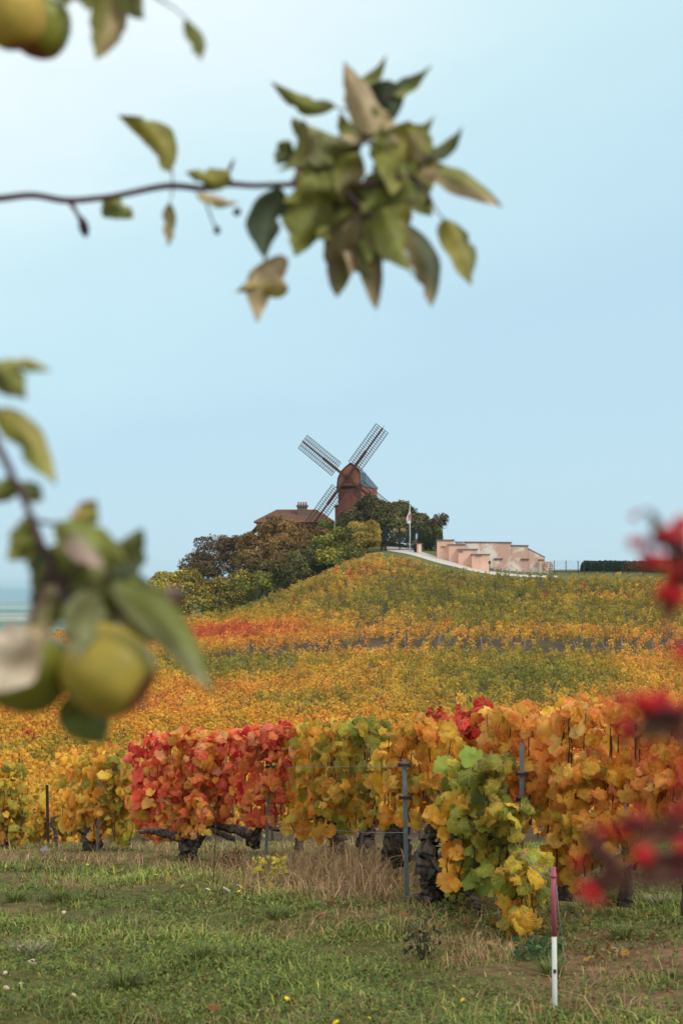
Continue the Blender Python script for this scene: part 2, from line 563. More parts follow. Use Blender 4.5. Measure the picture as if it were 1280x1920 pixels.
# lane up to the gate, draped on the slope
def ribbon(name, pts, width, mat, lift, n=60):
    xs = [p[0] for p in pts]
    P = [gpt(px, Y) for px, Y in pts]
    tpar = np.linspace(0, 1, len(P)); tt_ = np.linspace(0, 1, n)
    cx = csp(tpar, [p.x for p in P], tt_); cy = csp(tpar, [p.y for p in P], tt_)
    dx = np.gradient(cx); dy = np.gradient(cy); ln = np.hypot(dx, dy)
    nxv, nyv = -dy / ln, dx / ln
    rows = []
    ws = np.interp(tt_, tpar, width) if hasattr(width, '__len__') else np.full(n, width)
    for s in np.linspace(-0.5, 0.5, 9):
        x = cx + nxv * s * ws; y = cy + nyv * s * ws
        rows.append(np.stack([x, y, height(x, y) + lift], -1))
    R = np.stack(rows, 1)
    k = 9
    i_ = (np.arange(n - 1)[:, None] * k + np.arange(k - 1)[None]).ravel()
    return link(name, np_mesh(name, R.reshape(-1, 3), np.stack([i_, i_ + k, i_ + k + 1, i_ + 1], -1), smooth=True), mat)
M_ROAD = material('lane_surface', lin(196, 188, 180), 0.9, 0.2, var=0.12, scale=3, bump=0.2)
tag(ribbon('road', [(752, 206), (756, 201), (785, 197), (830, 194), (890, 192), (950, 190.6), (1000, 190.3), (1045, 190.2)], [4.6, 4.6, 4.2, 3.8, 3.6, 3.4, 3.0, 2.4], M_ROAD, 0.06), 'pale lane curving up to the black gate', None, None, 'structure')

# ------------------------------------------------------------------ foliage builders
def rand_dirs(n, r=rng):
    v = r.normal(size=(n, 3))
    return v / np.linalg.norm(v, axis=1, keepdims=True)

def leaf_quads(P, nrm, size, cols, aspect=0.8, fold=0.18, r=rng):
    """folded four-cornered leaves at P, facing nrm; returns vertices, faces, colours"""
    n = len(P)
    ref = rand_dirs(n, r)
    u = np.cross(nrm, ref); u /= np.linalg.norm(u, axis=1, keepdims=True) + 1e-9
    w = np.cross(nrm, u)
    s = size[:, None]
    b = P - u * s * 0.5; tip = P + u * s * 0.5
    le = P + w * s * 0.5 * aspect + nrm * s * fold; ri = P - w * s * 0.5 * aspect + nrm * s * fold
    Vv = np.stack([b, ri, tip, le], 1).reshape(-1, 3)
    Ff = np.arange(4 * n).reshape(n, 4)
    return Vv, Ff, np.repeat(cols, 4, 0)

def pick(palette, n, weights=None, jit=0.12, r=rng):
    pal = np.array(palette)
    w = None if weights is None else np.array(weights, float) / np.sum(weights)
    c = pal[r.choice(len(pal), n, p=w)]
    return np.clip(c * (1 + r.normal(0, jit, (n, 1))) * (1 + r.normal(0, jit * 0.4, (n, 3))), 0.004, 0.95)

def lumps_foliage(lumps, n, size, palette, weights, seed, rag=0.2, noise_col=0.35):
    """leaves over the shells of overlapping lumps (cx,cy,cz,rx,ry,rz)"""
    r = np.random.default_rng(seed)
    L_ = np.array(lumps, float)
    if rag >= .18:
        kids = []
        for l in L_:
            for _ in range(6):
                d_ = r.normal(size=3); d_ /= np.linalg.norm(d_); d_[2] = abs(d_[2]) if d_[2] < -.3 else d_[2]
                f_ = r.uniform(.22, .42)
                kids.append(np.concatenate([l[:3] + d_ * l[3:] * r.uniform(.75, 1.0), l[3:] * f_]))
        L_ = np.concatenate([L_ * np.array([1, 1, 1, .88, .88, .88]), np.array(kids)])
    area = (L_[:, 3] * L_[:, 5] + L_[:, 4] * L_[:, 5] + L_[:, 3] * L_[:, 4]); area /= area.sum()
    k = r.choice(len(L_), n, p=area)
    d = rand_dirs(n, r)
    d[:, 2] = np.where(d[:, 2] < -0.5, -d[:, 2], d[:, 2])
    rad = 1 - np.abs(r.normal(0, 0.16, n)) + rag * sn(d * 3 + k[:, None] * 1.7, 1.6, seed + 1) + r.exponential(0.05, n) * rag * 2
    P = L_[k, :3] + d * L_[k, 3:] * rad[:, None]
    nrm = d * 0.7 + rand_dirs(n, r) * 0.75 + np.array([0, 0, 0.25])
    nrm /= np.linalg.norm(nrm, axis=1, keepdims=True)
    c = pick(palette, n, weights, 0.16, r)
    c = np.clip(c * (1 + noise_col * sn(P, 0.9, seed + 2)[:, None]), 0.004, 0.9)
    return P, nrm, size * r.uniform(0.6, 1.4, n), c

def bush(name, label, cat, lumps, n, size, palette, weights, seed, trunk_pts=None, trunk_r=0.15, group=None, rag=0.2, noise_col=0.35, twigs=0):
    n = int(n * 2.6); size *= .84; palette = [tuple(min(.9, v * g) for v, g in zip(c, (1.34, 1.28, 1.18))) for c in palette]
    base = Vector((lumps[0][0], lumps[0][1], gz(lumps[0][0], lumps[0][1])))
    root = empty(name, base)
    tag(root, label, cat, group)
    P, nr, sz, c = lumps_foliage(lumps, n, size, palette, weights, seed, rag, noise_col)
    Vv, Ff, cc = leaf_quads(P - np.array(base), nr, sz, c, r=np.random.default_rng(seed + 5))
    link('crown', np_mesh('crown', Vv, Ff, cc), M_BUSH, root)
    mb = MB()
    r = random.Random(seed)
    for l in lumps[:6]:
        top = Vector((l[0], l[1], l[2])) - base
        foot = Vector((top.x * 0.3, top.y * 0.3, -0.4))
        mid = foot.lerp(top, 0.5) + Vector((r.uniform(-.2, .2), r.uniform(-.2, .2), 0))
        mb.tube([foot, mid, top], [trunk_r, trunk_r * 0.7, trunk_r * 0.3], 6)
        for _ in range(twigs):
            a = top.lerp(mid, r.random() * 0.5)
            d = Vector((r.gauss(0, 1), r.gauss(0, 1), abs(r.gauss(0.5, 1)))).normalized()
            e = a + Vector((d.x * l[3], d.y * l[4], d.z * l[5])) * 1.15
            mb.tube([a, a.lerp(e, 0.5) + Vector((0, 0, .1)), e], [0.05, 0.035, 0.012], 4)
    mb.build('trunk', M_BARK, root)
    return root

# ------------------------------------------------------------------ windmill
M_PLANK = material('mill_planks', lin(158, 98, 80), 0.75, 0.2, var=0.22, scale=1.2, bump=0.2)
M_PLANKC = material('mill_cap_planks', lin(184, 122, 92), 0.75, 0.2, var=0.18, scale=1.5)
M_SHINGLE = material('mill_side_shingles', lin(180, 120, 98), 0.8, 0.2, var=0.15, scale=5)
M_ZINC = material('zinc_roof', lin(112, 122, 132), 0.45, 0.5, metal=0.25, var=0.12, scale=1.2)
M_ZINCD = material('zinc_dark', lin(88, 104, 112), 0.5, 0.4, metal=0.2, var=0.1, scale=1.5)
M_SPAR = material('sail_timber', lin(104, 58, 48), 0.7, 0.2, var=0.15, scale=2)
M_LATT = material('sail_lattice_timber', lin(74, 46, 42), 0.7, 0.2, var=0.15, scale=2)
M_DARKWOOD = material('dark_timber', lin(62, 42, 36), 0.7, 0.2, var=0.2, scale=3)

YM = 215.0
mb0 = at(655, 1008, YM)
mill = empty('windmill', mb0, math.radians(-22))
tag(mill, 'brown timber windmill with four lattice sails on top of the hill', 'windmill')
def zm(py): return at(655, py, YM).z - mb0.z
Z_BEAM, Z_STEP = zm(911), zm(948)
mb = MB(); mb.box(-1.85, 1.85, 0, 7.0, -1.5, Z_BEAM); body = mb.build('tower', M_PLANK, mill)
# lapped boards on the front, joined because each is a few pixels high
mb = MB()
z = -1.0
while z < Z_BEAM - 0.3:
    mb.prism([(-1.84, z), (1.84, z), (1.84, z + 0.22), (-1.84, z + 0.22)], -0.05 - 0.015 * random.random(), -0.003)
    z += 0.262
o = mb.build('front_siding', M_PLANK, mill); o['kind'] = 'stuff'
mb = MB()
z = Z_STEP - 2.5
while z < Z_BEAM - 0.1:
    y = 0.15
    while y < 6.9:
        w = random.uniform(0.25, 0.5)
        mb.box(1.853, 1.875 + random.uniform(0, .02), y, min(y + w, 6.95), z, z + 0.17)
        y += w + 0.02
    z += 0.2
o = mb.build('side_shingles', M_SHINGLE, mill); o['kind'] = 'stuff'
mb = MB(); mb.box(1.88, 1.93, 3.2, 3.75, Z_BEAM - 2.0, Z_BEAM - 0.8); wn = mb.build('window', M_DARKWOOD, mill)
mb = MB()
mb.box(1.90, 1.96, 3.1, 3.2, Z_BEAM - 2.1, Z_BEAM - 0.7); mb.box(1.90, 1.96, 3.75, 3.85, Z_BEAM - 2.1, Z_BEAM - 0.7)
mb.build('window_frame', M_SPAR, wn)
mb = MB(); mb.prism([(-2.42, -1.5), (-1.853, -1.5), (-1.853, Z_STEP + .05), (-2.42, Z_STEP - 0.1)], 0.1, 6.0); mb.build('side_bay', M_PLANK, mill)
mb = MB(); mb.prism([(-2.55, Z_STEP - 0.1), (-1.86, Z_STEP + 0.14), (-1.86, Z_STEP + 0.24), (-2.55, Z_STEP)], -0.05, 6.2); mb.build('bay_roof', M_ZINCD, mill)
mb = MB(); mb.box(-2.0, 2.0, -0.42, -0.06, Z_BEAM - 0.3, Z_BEAM + 0.02); mb.build('beam', M_DARKWOOD, mill)
prof = [(-1.85, 0), (-1.72, 1.1), (-1.3, 2.0), (-.6, 2.68), (0.22, 3.3), (0.85, 2.85), (1.45, 2.3), (1.8, 1.85), (1.85, 0)]
ZC = Z_BEAM + 0.03
mb = MB(); mb.prism([(x * 0.97, ZC + z_ * 0.97) for x, z_ in prof], -0.20, 0.6); mb.build('cap_front', M_PLANKC, mill)
mb = MB()
k = 0
while k * 0.25 < 3.0:
    zb = k * 0.25
    xl = np.interp(zb + .2, [0, 1.1, 2.0, 2.68, 3.3], [-1.85, -1.72, -1.3, -.6, .2]) * 0.95
    xr = np.interp(zb + .2, [0, 1.85, 2.3, 2.85, 3.3], [1.85, 1.8, 1.45, .85, .24]) * 0.95
    mb.box(xl, xr, -0.27, -0.204, ZC + zb + .02, ZC + zb + .2)
    k += 1
o = mb.build('cap_siding', M_PLANKC, mill); o['kind'] = 'stuff'
rings = []
for y, kx, kz in ((-0.32, 1.03, 1.03), (1.7, 1.03, 1.03), (6.9, 1.06, 0.06)):
    rings.append([(x * kx, y, ZC + z_ * kz + 0.02) for x, z_ in prof])
vs = sum(rings, []); n = len(prof); fs = []
for i in range(2):
    for k in range(n - 1):
        fs.append((i * n + k, i * n + k + 1, (i + 1) * n + k + 1, (i + 1) * n + k))
fs.append(tuple(2 * n + k for k in range(n)))
mb = MB(); mb.add(vs, fs)
roof = mb.build('cap_roof', M_ZINC, mill)
sm_ = roof.modifiers.new('thickness', 'SOLIDIFY'); sm_.thickness = 0.08; sm_.offset = 1
mb = MB()
mb.box(1.75, 1.98, 0.25, 1.75, ZC + 0.1, ZC + 2.0); mb.build('dormer', M_ZINCD, mill)
mb = MB(); mb.box(1.86, 2.0, -0.1, 7.0, ZC - 0.1, ZC + 0.02); mb.build('eaves_trim', M_ZINC, mill)
# windshaft and sails
ZH = zm(897)
mb = MB(); mb.tube([(0, 0.4, ZH), (0, -1.35, ZH)], [0.36, 0.32], 10); mb.build('hub', M_DARKWOOD, mill)
mb = MB(); mb.box(-0.5, 0.5, -1.25, -0.75, ZH - 0.5, ZH + 0.5); mb.build('hub_box', M_SPAR, mill)
for kS in range(4):
    ang = math.radians(51.5 + 90 * kS)
    R = Matrix.Rotation(-ang, 4, 'Y')
    yy = -1.05 + (0.12 if kS % 2 else -0.1)
    mb = MB()
    def P(r, s, y=0.0): return tuple(R @ Vector((r, y, s)) + Vector((0, yy, ZH)))
    # stock tapering outwards
    for a, b, w in ((0.0, 5.0, 0.36), (5.0, 9.3, 0.22)):
        mb.bar(P(a, 0), P(b, 0), w, w)
    mb.bar(P(9.3, 0), P(9.8, 0.08), 0.04)
    sail = mb.build('sail', M_SPAR, mill)
    mb = MB()
    r0, r1 = 2.2, 9.25
    for s in (-1.22, -0.62, 0.62, 1.22):
        mb.bar(P(r0, s, -0.15), P(r1, s, -0.15), 0.075)
    for r_ in np.linspace(r0, r1, 21):
        mb.bar(P(r_, -1.25, -0.16), P(r_, 1.25, -0.16), 0.085)
    mb.build('lattice', M_LATT, sail)

# ------------------------------------------------------------------ house behind the bushes
M_TILE = material('clay_tile_roof', lin(140, 104, 84), 0.85, 0.15, var=0.16, scale=2.2, bump=0.4, bscale=9)
M_HWALL = material('house_render', lin(150, 120, 100), 0.9, 0.1, var=0.1, scale=2)
M_BRICKD = material('chimney_brick', lin(120, 100, 90), 0.9, 0.1, var=0.2, scale=6)
M_POT = material('clay_pot', lin(170, 88, 64), 0.8, 0.1, var=0.15, scale=9)
YH = 224.0
hb = at(550, 1020, YH)
house = empty('hipped_house', hb)
tag(house, 'house with brown hipped tile roof half hidden by rusty bushes', 'house')
def hp(px, py): p = at(px, py, YH); return p.x - hb.x, p.z - hb.z
xl, ze = hp(477, 978); xr, _ = hp(626, 978); x1, zr = hp(516, 954); x2, _ = hp(592, 952)
D = 9.0
mb = MB(); mb.box(xl + .6, xr - .6, 0.6, D - .6, -2, ze - .02); mb.build('wall', M_HWALL, house)
mb = MB()
mb.add([(xl, 0, ze), (xr, 0, ze), (xr, D, ze), (xl, D, ze), (x1, D / 2, zr), (x2, D / 2, zr), (xl, 0, ze - .15), (xr, 0, ze - .15), (xr, D, ze - .15), (xl, D, ze - .15)],
       [(0, 1, 5, 4), (1, 2, 5), (2, 3, 4, 5), (3, 0, 4), (0, 6, 7, 1), (1, 7, 8, 2), (2, 8, 9, 3), (3, 9, 6, 0), (9, 8, 7, 6)])
roof = mb.build('roof', M_TILE, house)
# courses of tiles, joined: each is about two pixels high
mb = MB()
for k in range(1, 14):
    t_ = k / 14
    a = Vector((xl, 0, ze)).lerp(Vector((x1, D / 2, zr)), t_); c = Vector((xr, 0, ze)).lerp(Vector((x2, D / 2, zr)), t_)
    mb.bar(a + Vector((0, -.03, .03)), c + Vector((0, -.03, .03)), 0.07, 0.05)
o = mb.build('tile_courses', M_TILE, roof); o['kind'] = 'stuff'
mb = MB(); mb.tube([(x1, D / 2, zr + .05), (x2, D / 2, zr + .05)], 0.12, 6)
for xa, ya, xb in ((xl, 0, x1), (xr, 0, x2)):
    mb.tube([(xa, ya, ze + .03), (xb, D / 2, zr + .05)], 0.1, 6)
mb.build('ridge_tiles', M_TILE, roof)['kind'] = 'stuff'
mb = MB(); mb.box(xl - .1, xr + .1, -0.12, -0.005, ze - .22, ze - .05); mb.build('gutter', M_DARKWOOD, house)
xa, za = hp(469, 997)
mb = MB(); mb.prism([(xa, za), (xl + .7, ze - .2), (xl + .7, ze - .32), (xa + .1, za - .15)], 0.3, D - .3); mb.build('lean_to_roof', M_TILE, house)
mb = MB(); mb.box(x2 - .6, xr - .7, 0.50, 0.605, ze - 1.6, ze - .3); mb.build('window', M_DARKWOOD, house)
cx0, cz0 = hp(556, 968); cx1, cz1 = hp(575, 948)
mb = MB(); mb.box(cx0, cx1, 2.6, 3.6, cz0 - .6, cz1); ch = mb.build('chimney', M_BRICKD, roof)
mb = MB(); mb.box(cx0 - .17, cx1 + .17, 2.45, 3.75, cz1 + .002, cz1 + .22); mb.build('chimney_cap', M_BRICKD, roof)
for k in range(4):
    mb = MB(); mb.lathe([(0.0, 0), (0.17, 0), (0.13, .25), (0.12, .5), (0.15, .55), (0.09, .55), (0.09, .3)], 10)
    mb.build('chimney_pot', M_POT, roof, (cx0 + .2 + k * (cx1 - cx0 - .4) / 3, 3.1, cz1 + .222), True)
mb = MB(); mb.tube([(hp(573, 975)[0], 1.6, ze + .2), (hp(573, 975)[0], 1.6, ze + 1.0)], 0.12, 8); mb.build('vent_pipe', M_ZINC, roof)

# ------------------------------------------------------------------ gate, pillar, flag
M_IRON = material('black_iron', (0.008, 0.009, 0.011), 0.5, 0.4, var=0.2, scale=8)
M_GOLD = material('gilt_letters', lin(214, 176, 100), 0.5, 0.4, var=0.1, scale=8)
M_ROSE = material('rose_render', lin(226, 172, 148), 0.9, 0.15, var=0.07, scale=0.9, bump=0.15)
M_CREAM = material('cream_panel', lin(236, 218, 200), 0.8, 0.2, var=0.05, scale=2)
M_WHITE = material('white_enamel', lin(232, 232, 230), 0.4, 0.4, var=0.03, scale=3)
YG = 201.0
g0 = at(750, 1031, YG)
g0.z = gz(g0.x, YG)
gate = empty('entrance_gate', g0)
gate.rotation_euler = (0, 0, 0)
tag(gate, 'tall black iron double gate with gilt lettering at the end of the lane', 'gate')
def gx_(px): return at(px, 1000, YG).x - g0.x
def gz_(py): return at(750, py, YG).z - g0.z
ztop = gz_(990); zg = -0.1
for a, b in ((713, 716.5), (720.5, 723), (775.5, 778), (782, 785)):
    mb = MB(); mb.box(gx_(a), gx_(b), -.12, .12, -.6, ztop + .1)
    mb.box(gx_(a) - .04, gx_(b) + .04, -.16, .16, ztop + .102, ztop + .22)
    mb.build('gate_post', M_IRON, gate)
def leafgate(x0, x1):
    mb = MB()
    for z_ in (0.12, 1.2, ztop - .55, ztop - .05):
        mb.box(x0, x1, -.03, .03, z_, z_ + .08)
    mb.box(x0, x0 + .1, -.045, .045, 0.08, ztop); mb.box(x1 - .1, x1, -.045, .045, 0.08, ztop)
    fr_ = mb.build('gate_leaf', M_IRON, gate)
    mb = MB()
    nb = int((x1 - x0) / 0.16)
    for k in range(1, nb):
        x = x0 + k * (x1 - x0) / nb
        mb.box(x - .014, x + .014, -.02, .02, 0.202, ztop + .12)
    for k in range(6):
        x = x0 + (k + .5) * (x1 - x0) / 6
        mb.tube([(x, 0, .5), (x + .14, 0, .65), (x, 0, .8), (x - .14, 0, .65), (x, 0, .5)], .018, 4)
    mb.build('bar_grille', M_IRON, fr_)['kind'] = 'stuff'
leafgate(gx_(723.3), gx_(749)); leafgate(gx_(749.6), gx_(775.2))
for a, b in ((716.8, 720.3), (778.3, 781.8)):
    mb = MB()
    for k in range(3):
        x = gx_(a) + (k + .5) * (gx_(b) - gx_(a)) / 3
        mb.box(x - .015, x + .015, -.02, .02, -.2, ztop)
    mb.box(gx_(a), gx_(b), -.025, .025, ztop - .3, ztop - .2)
    mb.build('side_grille', M_IRON, gate)['kind'] = 'stuff'
def text_mesh(name, body, size, depth):
    cu = bpy.data.curves.new(name, 'FONT')
    cu.body = body; cu.size = size; cu.extrude = depth; cu.align_x = 'CENTER'
    ob = bpy.data.objects.new(name, cu)
    COL.objects.link(ob)
    dg = bpy.context.evaluated_depsgraph_get()
    me_ = bpy.data.meshes.new_from_object(ob.evaluated_get(dg))
    bpy.data.objects.remove(ob)
    return me_
for body, px, size, py in (('MU', 742, 0.80, 997.5), ('MM', 755.2, 0.80, 997.5), ('G.H.', 733.6, 0.34, 997.8), ('.', 762.5, 0.5, 997.5)):
    tx = link('lettering', text_mesh('lettering', body, size, 0.02), M_GOLD, gate)
    tx.rotation_euler = (math.pi / 2, 0, 0)
    tx.location = (gx_(px), -.1, gz_(py))
    tx.scale = (0.56, 1, 1)

pp = at(786, 1032, 198.5); pp.z = gz(pp.x, pp.y)
pil = empty('gate_pillar', pp)
tag(pil, 'short rose pillar with letter box beside the black gate', 'pillar')
mb = MB(); mb.box(-.36, .30, -.3, .3, -.5, 1.35); mb.build('shaft', M_ROSE, pil)
mb = MB(); mb.box(-.42, .36, -.36, .36, 1.352, 1.45); mb.build('coping', M_BRICKD, pil)
mb = MB(); mb.box(-.12, .16, -.34, -.303, .1, 1.2); mb.build('panel', M_CREAM, pil)
pp = at(778.5, 1031, 199.2); pp.z = gz(pp.x, pp.y)
M_INTER = material('brown_metal', lin(92, 74, 58), 0.6, 0.3, var=0.15, scale=6)
it = empty('intercom_stand', pp)
tag(it, 'slim brown intercom stand between the gate and its rose pillar', 'intercom')
mb = MB(); mb.box(-.2, .2, -.08, .08, -.3, 1.2); mb.build('stand', M_DARKSTEEL, it)
mb = MB(); mb.box(-.24, .24, -.12, .1, 1.202, 1.75); mb.build('panel', M_INTER, it)

fp = at(768.2, 1030, 199.6); fp.z = gz(fp.x, fp.y)
ztp = at(768, 946, 199.6).z - fp.z
pole = empty('flagpole', fp)
tag(pole, 'thin white flagpole standing in front of the black gate', 'flagpole')
mb = MB(); mb.tube([(0, 0, -.3), (0, 0, ztp)], [.075, .045], 10); mb.build('pole', M_WHITE, pole, smooth=True)
mb = MB(); mb.lathe([(0, -.09), (.07, -.05), (.09, 0), (.07, .05), (0, .09)], 10); mb.build('finial', M_GOLD, pole, (0, 0, ztp + .09), True)
# limp flag: white cloth with a red device
ff = empty('flag', (fp.x, fp.y - .06, at(768, 952, 199.6).z))
tag(ff, 'limp white flag with a red emblem hanging on the flagpole', 'flag')
M_FLAG = material('flag_cloth', lin(236, 232, 232), 0.8, 0.1, var=0.03, scale=3)
M_FLAGR = material('flag_emblem', lin(206, 70, 84), 0.8, 0.1, var=0.06, scale=3)
def flag_pt(u, v, dy=0.0):
    w = 0.10 + 0.42 * min(1, v * 1.6) - 0.10 * max(0, v - .75) * 4 * .5
    x = 0.06 - u * w + (0.05 * math.sin(v * 7) if u > .5 else 0) + .10 * v * (1 - u)
    y = -.07 * math.sin(u * 9 + v * 2) + dy
    return (x, y, -v * 2.15 - .1 * u)
mb = MB(); nu, nv = 10, 14
mb.add([flag_pt(i / nu, j / nv) for j in range(nv + 1) for i in range(nu + 1)],
       [(j * (nu + 1) + i, j * (nu + 1) + i + 1, (j + 1) * (nu + 1) + i + 1, (j + 1) * (nu + 1) + i) for j in range(nv) for i in range(nu)])
mb.build('cloth', M_FLAG, ff, smooth=True)
mb = MB()
mb.add([flag_pt(.12 + .5 * i / 6, .42 + .42 * j / 8, -.012) for j in range(9) for i in range(7)],
       [(j * 7 + i, j * 7 + i + 1, (j + 1) * 7 + i + 1, (j + 1) * 7 + i) for j in range(8) for i in range(6)])
mb.build('emblem', M_FLAGR, ff, smooth=True)

# ------------------------------------------------------------------ rose terrace wall
M_SALMON = material('salmon_render', lin(228, 174, 148), 0.9, 0.15, var=0.08, scale=0.6, bump=0.2, tint=lin(238, 194, 170))
M_COPING = material('grey_coping', lin(128, 108, 100), 0.85, 0.2, var=0.12, scale=3)
# worn render: pale plaster showing through in patches
M_WORN = bpy.data.materials.new('worn_rose_render'); M_WORN.use_nodes = True
t = M_WORN.node_tree; b = t.nodes['Principled BSDF']; b.inputs['Roughness'].default_value = 0.92
tcn = t.nodes.new('ShaderNodeTexCoord'); n1 = t.nodes.new('ShaderNodeTexNoise'); n1.inputs['Scale'].default_value = 0.42; n1.inputs['Detail'].default_value = 9; n1.inputs['Roughness'].default_value = 0.62
t.links.new(tcn.outputs['Object'], n1.inputs[0])
cr = t.nodes.new('ShaderNodeValToRGB')
cr.color_ramp.elements[0].position = 0.46; cr.color_ramp.elements[0].color = (*lin(212, 168, 148), 1)
cr.color_ramp.elements[1].position = 0.56; cr.color_ramp.elements[1].color = (*lin(240, 224, 206), 1)
t.links.new(n1.outputs[0], cr.inputs[0]); t.links.new(cr.outputs[0], b.inputs['Base Color'])
wb = at(900, 1060, 194); wb.z = gz(wb.x, wb.y)
wall = empty('terrace_wall', wb)
tag(wall, 'long rose rendered wall stepping down beside the lane, plaster worn off in patches', 'wall')
def wloc(px, py, Y): p = at(px, py, Y); return p.x - wb.x, p.z - wb.z
def wall_piece(name, top, Y, thick, mat):
    """top: photo points of the top edge; the piece runs down into the ground"""
    T = [wloc(px, py, Y) for px, py in top]
    zb = min(gz(T[0][0] + wb.x, Y), gz(T[-1][0] + wb.x, Y)) - wb.z - 1.2
    mb = MB(); mb.prism([(T[0][0], zb), (T[-1][0], zb)] + T[::-1], Y - wb.y, Y - wb.y + thick)
    return mb.build(name, mat, wall)
def coping(a, c, Y, thick, h=.14, over=.12):
    x0, z0 = wloc(*a, Y); x1, z1 = wloc(*c, Y)
    mb = MB(); mb.prism([(x0 - over, z0 + .003), (x1 + over, z1 + .003), (x1 + over, z1 + h), (x0 - over, z0 + h)], Y - wb.y - over, Y - wb.y + thick + over)
    mb.build('coping', M_COPING, wall)
for k, (a, c, py, Y) in enumerate(((819.5, 841, 1013.5, 195.6), (841.2, 859, 1022, 194.7), (859.2, 884, 1031, 193.8), (884.2, 916.5, 1040.5, 192.9))):
    x_r = (850.5, 871, 894, 917)[k]
    wall_piece('wall_section', [(a, py), (x_r, py)], Y, 1.2, M_SALMON)
    coping((a, py), (x_r, py), Y, 1.2)
for a, c, py, Y in ((826, 834, 1025, 195.6), (858.5, 867, 1034, 193.8), (892, 902, 1041.8, 192.9)):
    x0, z0 = wloc(a, py, Y); x1, _ = wloc(c, py, Y)
    mb = MB(); mb.box(x0, x1, Y - wb.y - .15, Y - wb.y - .003, z0 - .06, z0 + .06); mb.build('ledge', M_COPING, wall)
YL = 197.5
wall_piece('wall_section', [(854, 1017), (958, 1018)], YL, 0.6, M_WORN); coping((854, 1017), (958, 1018), YL, .6)
wall_piece('wall_section', [(958.3, 1023.5), (989, 1024)], YL, 0.6, M_WORN); coping((958.3, 1023.5), (989, 1024), YL, .6)
wall_piece('wall_section', [(989.3, 1029), (1020.5, 1046)], YL, 0.6, M_WORN); coping((989.3, 1029), (1020.5, 1046), YL, .6, over=.05)
wall_piece('wall_section', [(1011.5, 1050.5), (1021.5, 1051)], YL - .7, .69, M_WORN); coping((1011.5, 1050.5), (1018, 1050.5), YL - .7, .6)
for a, c, py in ((925.5, 942, 1047.5), (975, 991.5, 1048.2)):
    x0, z0 = wloc(a, py, YL); x1, _ = wloc(c, py, YL)
    mb = MB(); mb.box(x0, x1, YL - wb.y - .2, YL - wb.y - .003, z0 - .07, z0 + .07); mb.build('ledge', M_COPING, wall)
M_RUBBLE = material('rubble_stone', lin(214, 170, 142), 0.95, 0.1, var=0.25, scale=3, bump=0.5)
def stone_mesh(seed, sx, sy, sz):
    r = random.Random(seed); mb = MB()
    n = 7
    vs = []; fs = []
    for j in range(4):
        ph = -math.pi / 2 + math.pi * (j + .5) / 4
        for i in range(n):
            th = 2 * math.pi * i / n + j * .3
            q = 1 + r.uniform(-.22, .22)
            vs.append((math.cos(th) * math.cos(ph) * sx * q, math.sin(th) * math.cos(ph) * sy * q, math.sin(ph) * sz * q))
    for j in range(3):
        for i in range(n):
            i2 = (i + 1) % n
            fs.append((j * n + i, j * n + i2, (j + 1) * n + i2, (j + 1) * n + i))
    fs.append(tuple(range(n - 1, -1, -1))); fs.append(tuple(3 * n + i for i in range(n)))
    mb.add(vs, fs)
    return mb.mesh('stone')
rp = at(1028, 1069, 196.5); rp.z = gz(rp.x, rp.y)
ruin = empty('ruined_wall_end', rp)
tag(ruin, 'crumbled stone end of the long rose wall next to the mesh fence', 'ruin')
stm = [stone_mesh(40 + k, .2, .2, .13) for k in range(5)]
rr = random.Random(3)
zt = at(1028, 1051, 196.5).z - rp.z
for row in range(7):
    wd = .62 - .03 * row
    for k in range(4):
        o = link('stone', stm[(row + k) % 5], M_RUBBLE, ruin, (-wd + k * wd * 2 / 3.2 + rr.uniform(-.05, .05), rr.uniform(-.1, .1), -.2 + row * (zt + .1) / 6.5))
        o.rotation_euler = (rr.uniform(-.2, .2), rr.uniform(-.2, .2), rr.uniform(0, 3))
M_GLASSY = material('pale_rail', lin(200, 205, 208), 0.4, 0.4, metal=0.3, var=0.05, scale=3)
sp0 = at(868, 1020, 196.6)
rail = empty('stair_rail', sp0)
tag(rail, 'pale metal handrail sloping down behind the stepped wall', 'handrail')
def rl(px, py): p = at(px, py, 196.6); return p - sp0
mb = MB(); mb.bar(rl(867, 1015.5), rl(878, 1030), .1); mb.build('top_rail', M_GLASSY, rail)
mb = MB(); mb.bar(rl(852, 1017), rl(867, 1016), .35, .06); mb.build('landing_rail', M_GLASSY, rail)
for px, py in ((867, 1016), (872.5, 1023), (877.5, 1029.6)):
    a = rl(px, py); mb = MB(); mb.bar(a + Vector((0, 0, -.05)), a + Vector((0, 0, -1.4)), .07); mb.build('baluster', M_GLASSY, rail)

# grey bollards along the foot of the wall
M_BOLL = material('grey_bollard', lin(176, 180, 188), 0.6, 0.3, var=0.06, scale=4)
mb = MB(); mb.lathe([(0, -.3), (.13, -.3), (.13, .56), (.11, .62), (.05, .66), (0, .665)], 12); bm_ = mb.mesh('bollard', True)
mb = MB(); mb.lathe([(.132, .5), (.14, .5), (.14, .55), (.132, .55)], 12); bb_ = mb.mesh('band', True)
for k, px in enumerate((926.5, 940.5, 954.5, 968.5, 982, 996, 1010.5, 1025.5)):
    o = link('bollard', bm_, M_BOLL, None, gpt(px, 193.6))
    tag(o, 'small pale grey bollard in the row along the worn rose wall' if 0 < k < 7 else ('pale grey bollard at the end of its row by the mesh fence' if k else 'pale grey bollard at the end of its row by the black letter box'), 'bollard', 'bollards in front of the worn wall')
    link('band', bb_, M_ZINC, o)
lb = gpt(917.3, 191.4)
lt = empty('letter_box', lb)
tag(lt, 'small black box on a thin post at the corner of the stepped wall', 'letter box')
mb = MB(); mb.tube([(0, 0, -.3), (0, 0, 1.15)], .045, 8); mb.build('post', M_IRON, lt)
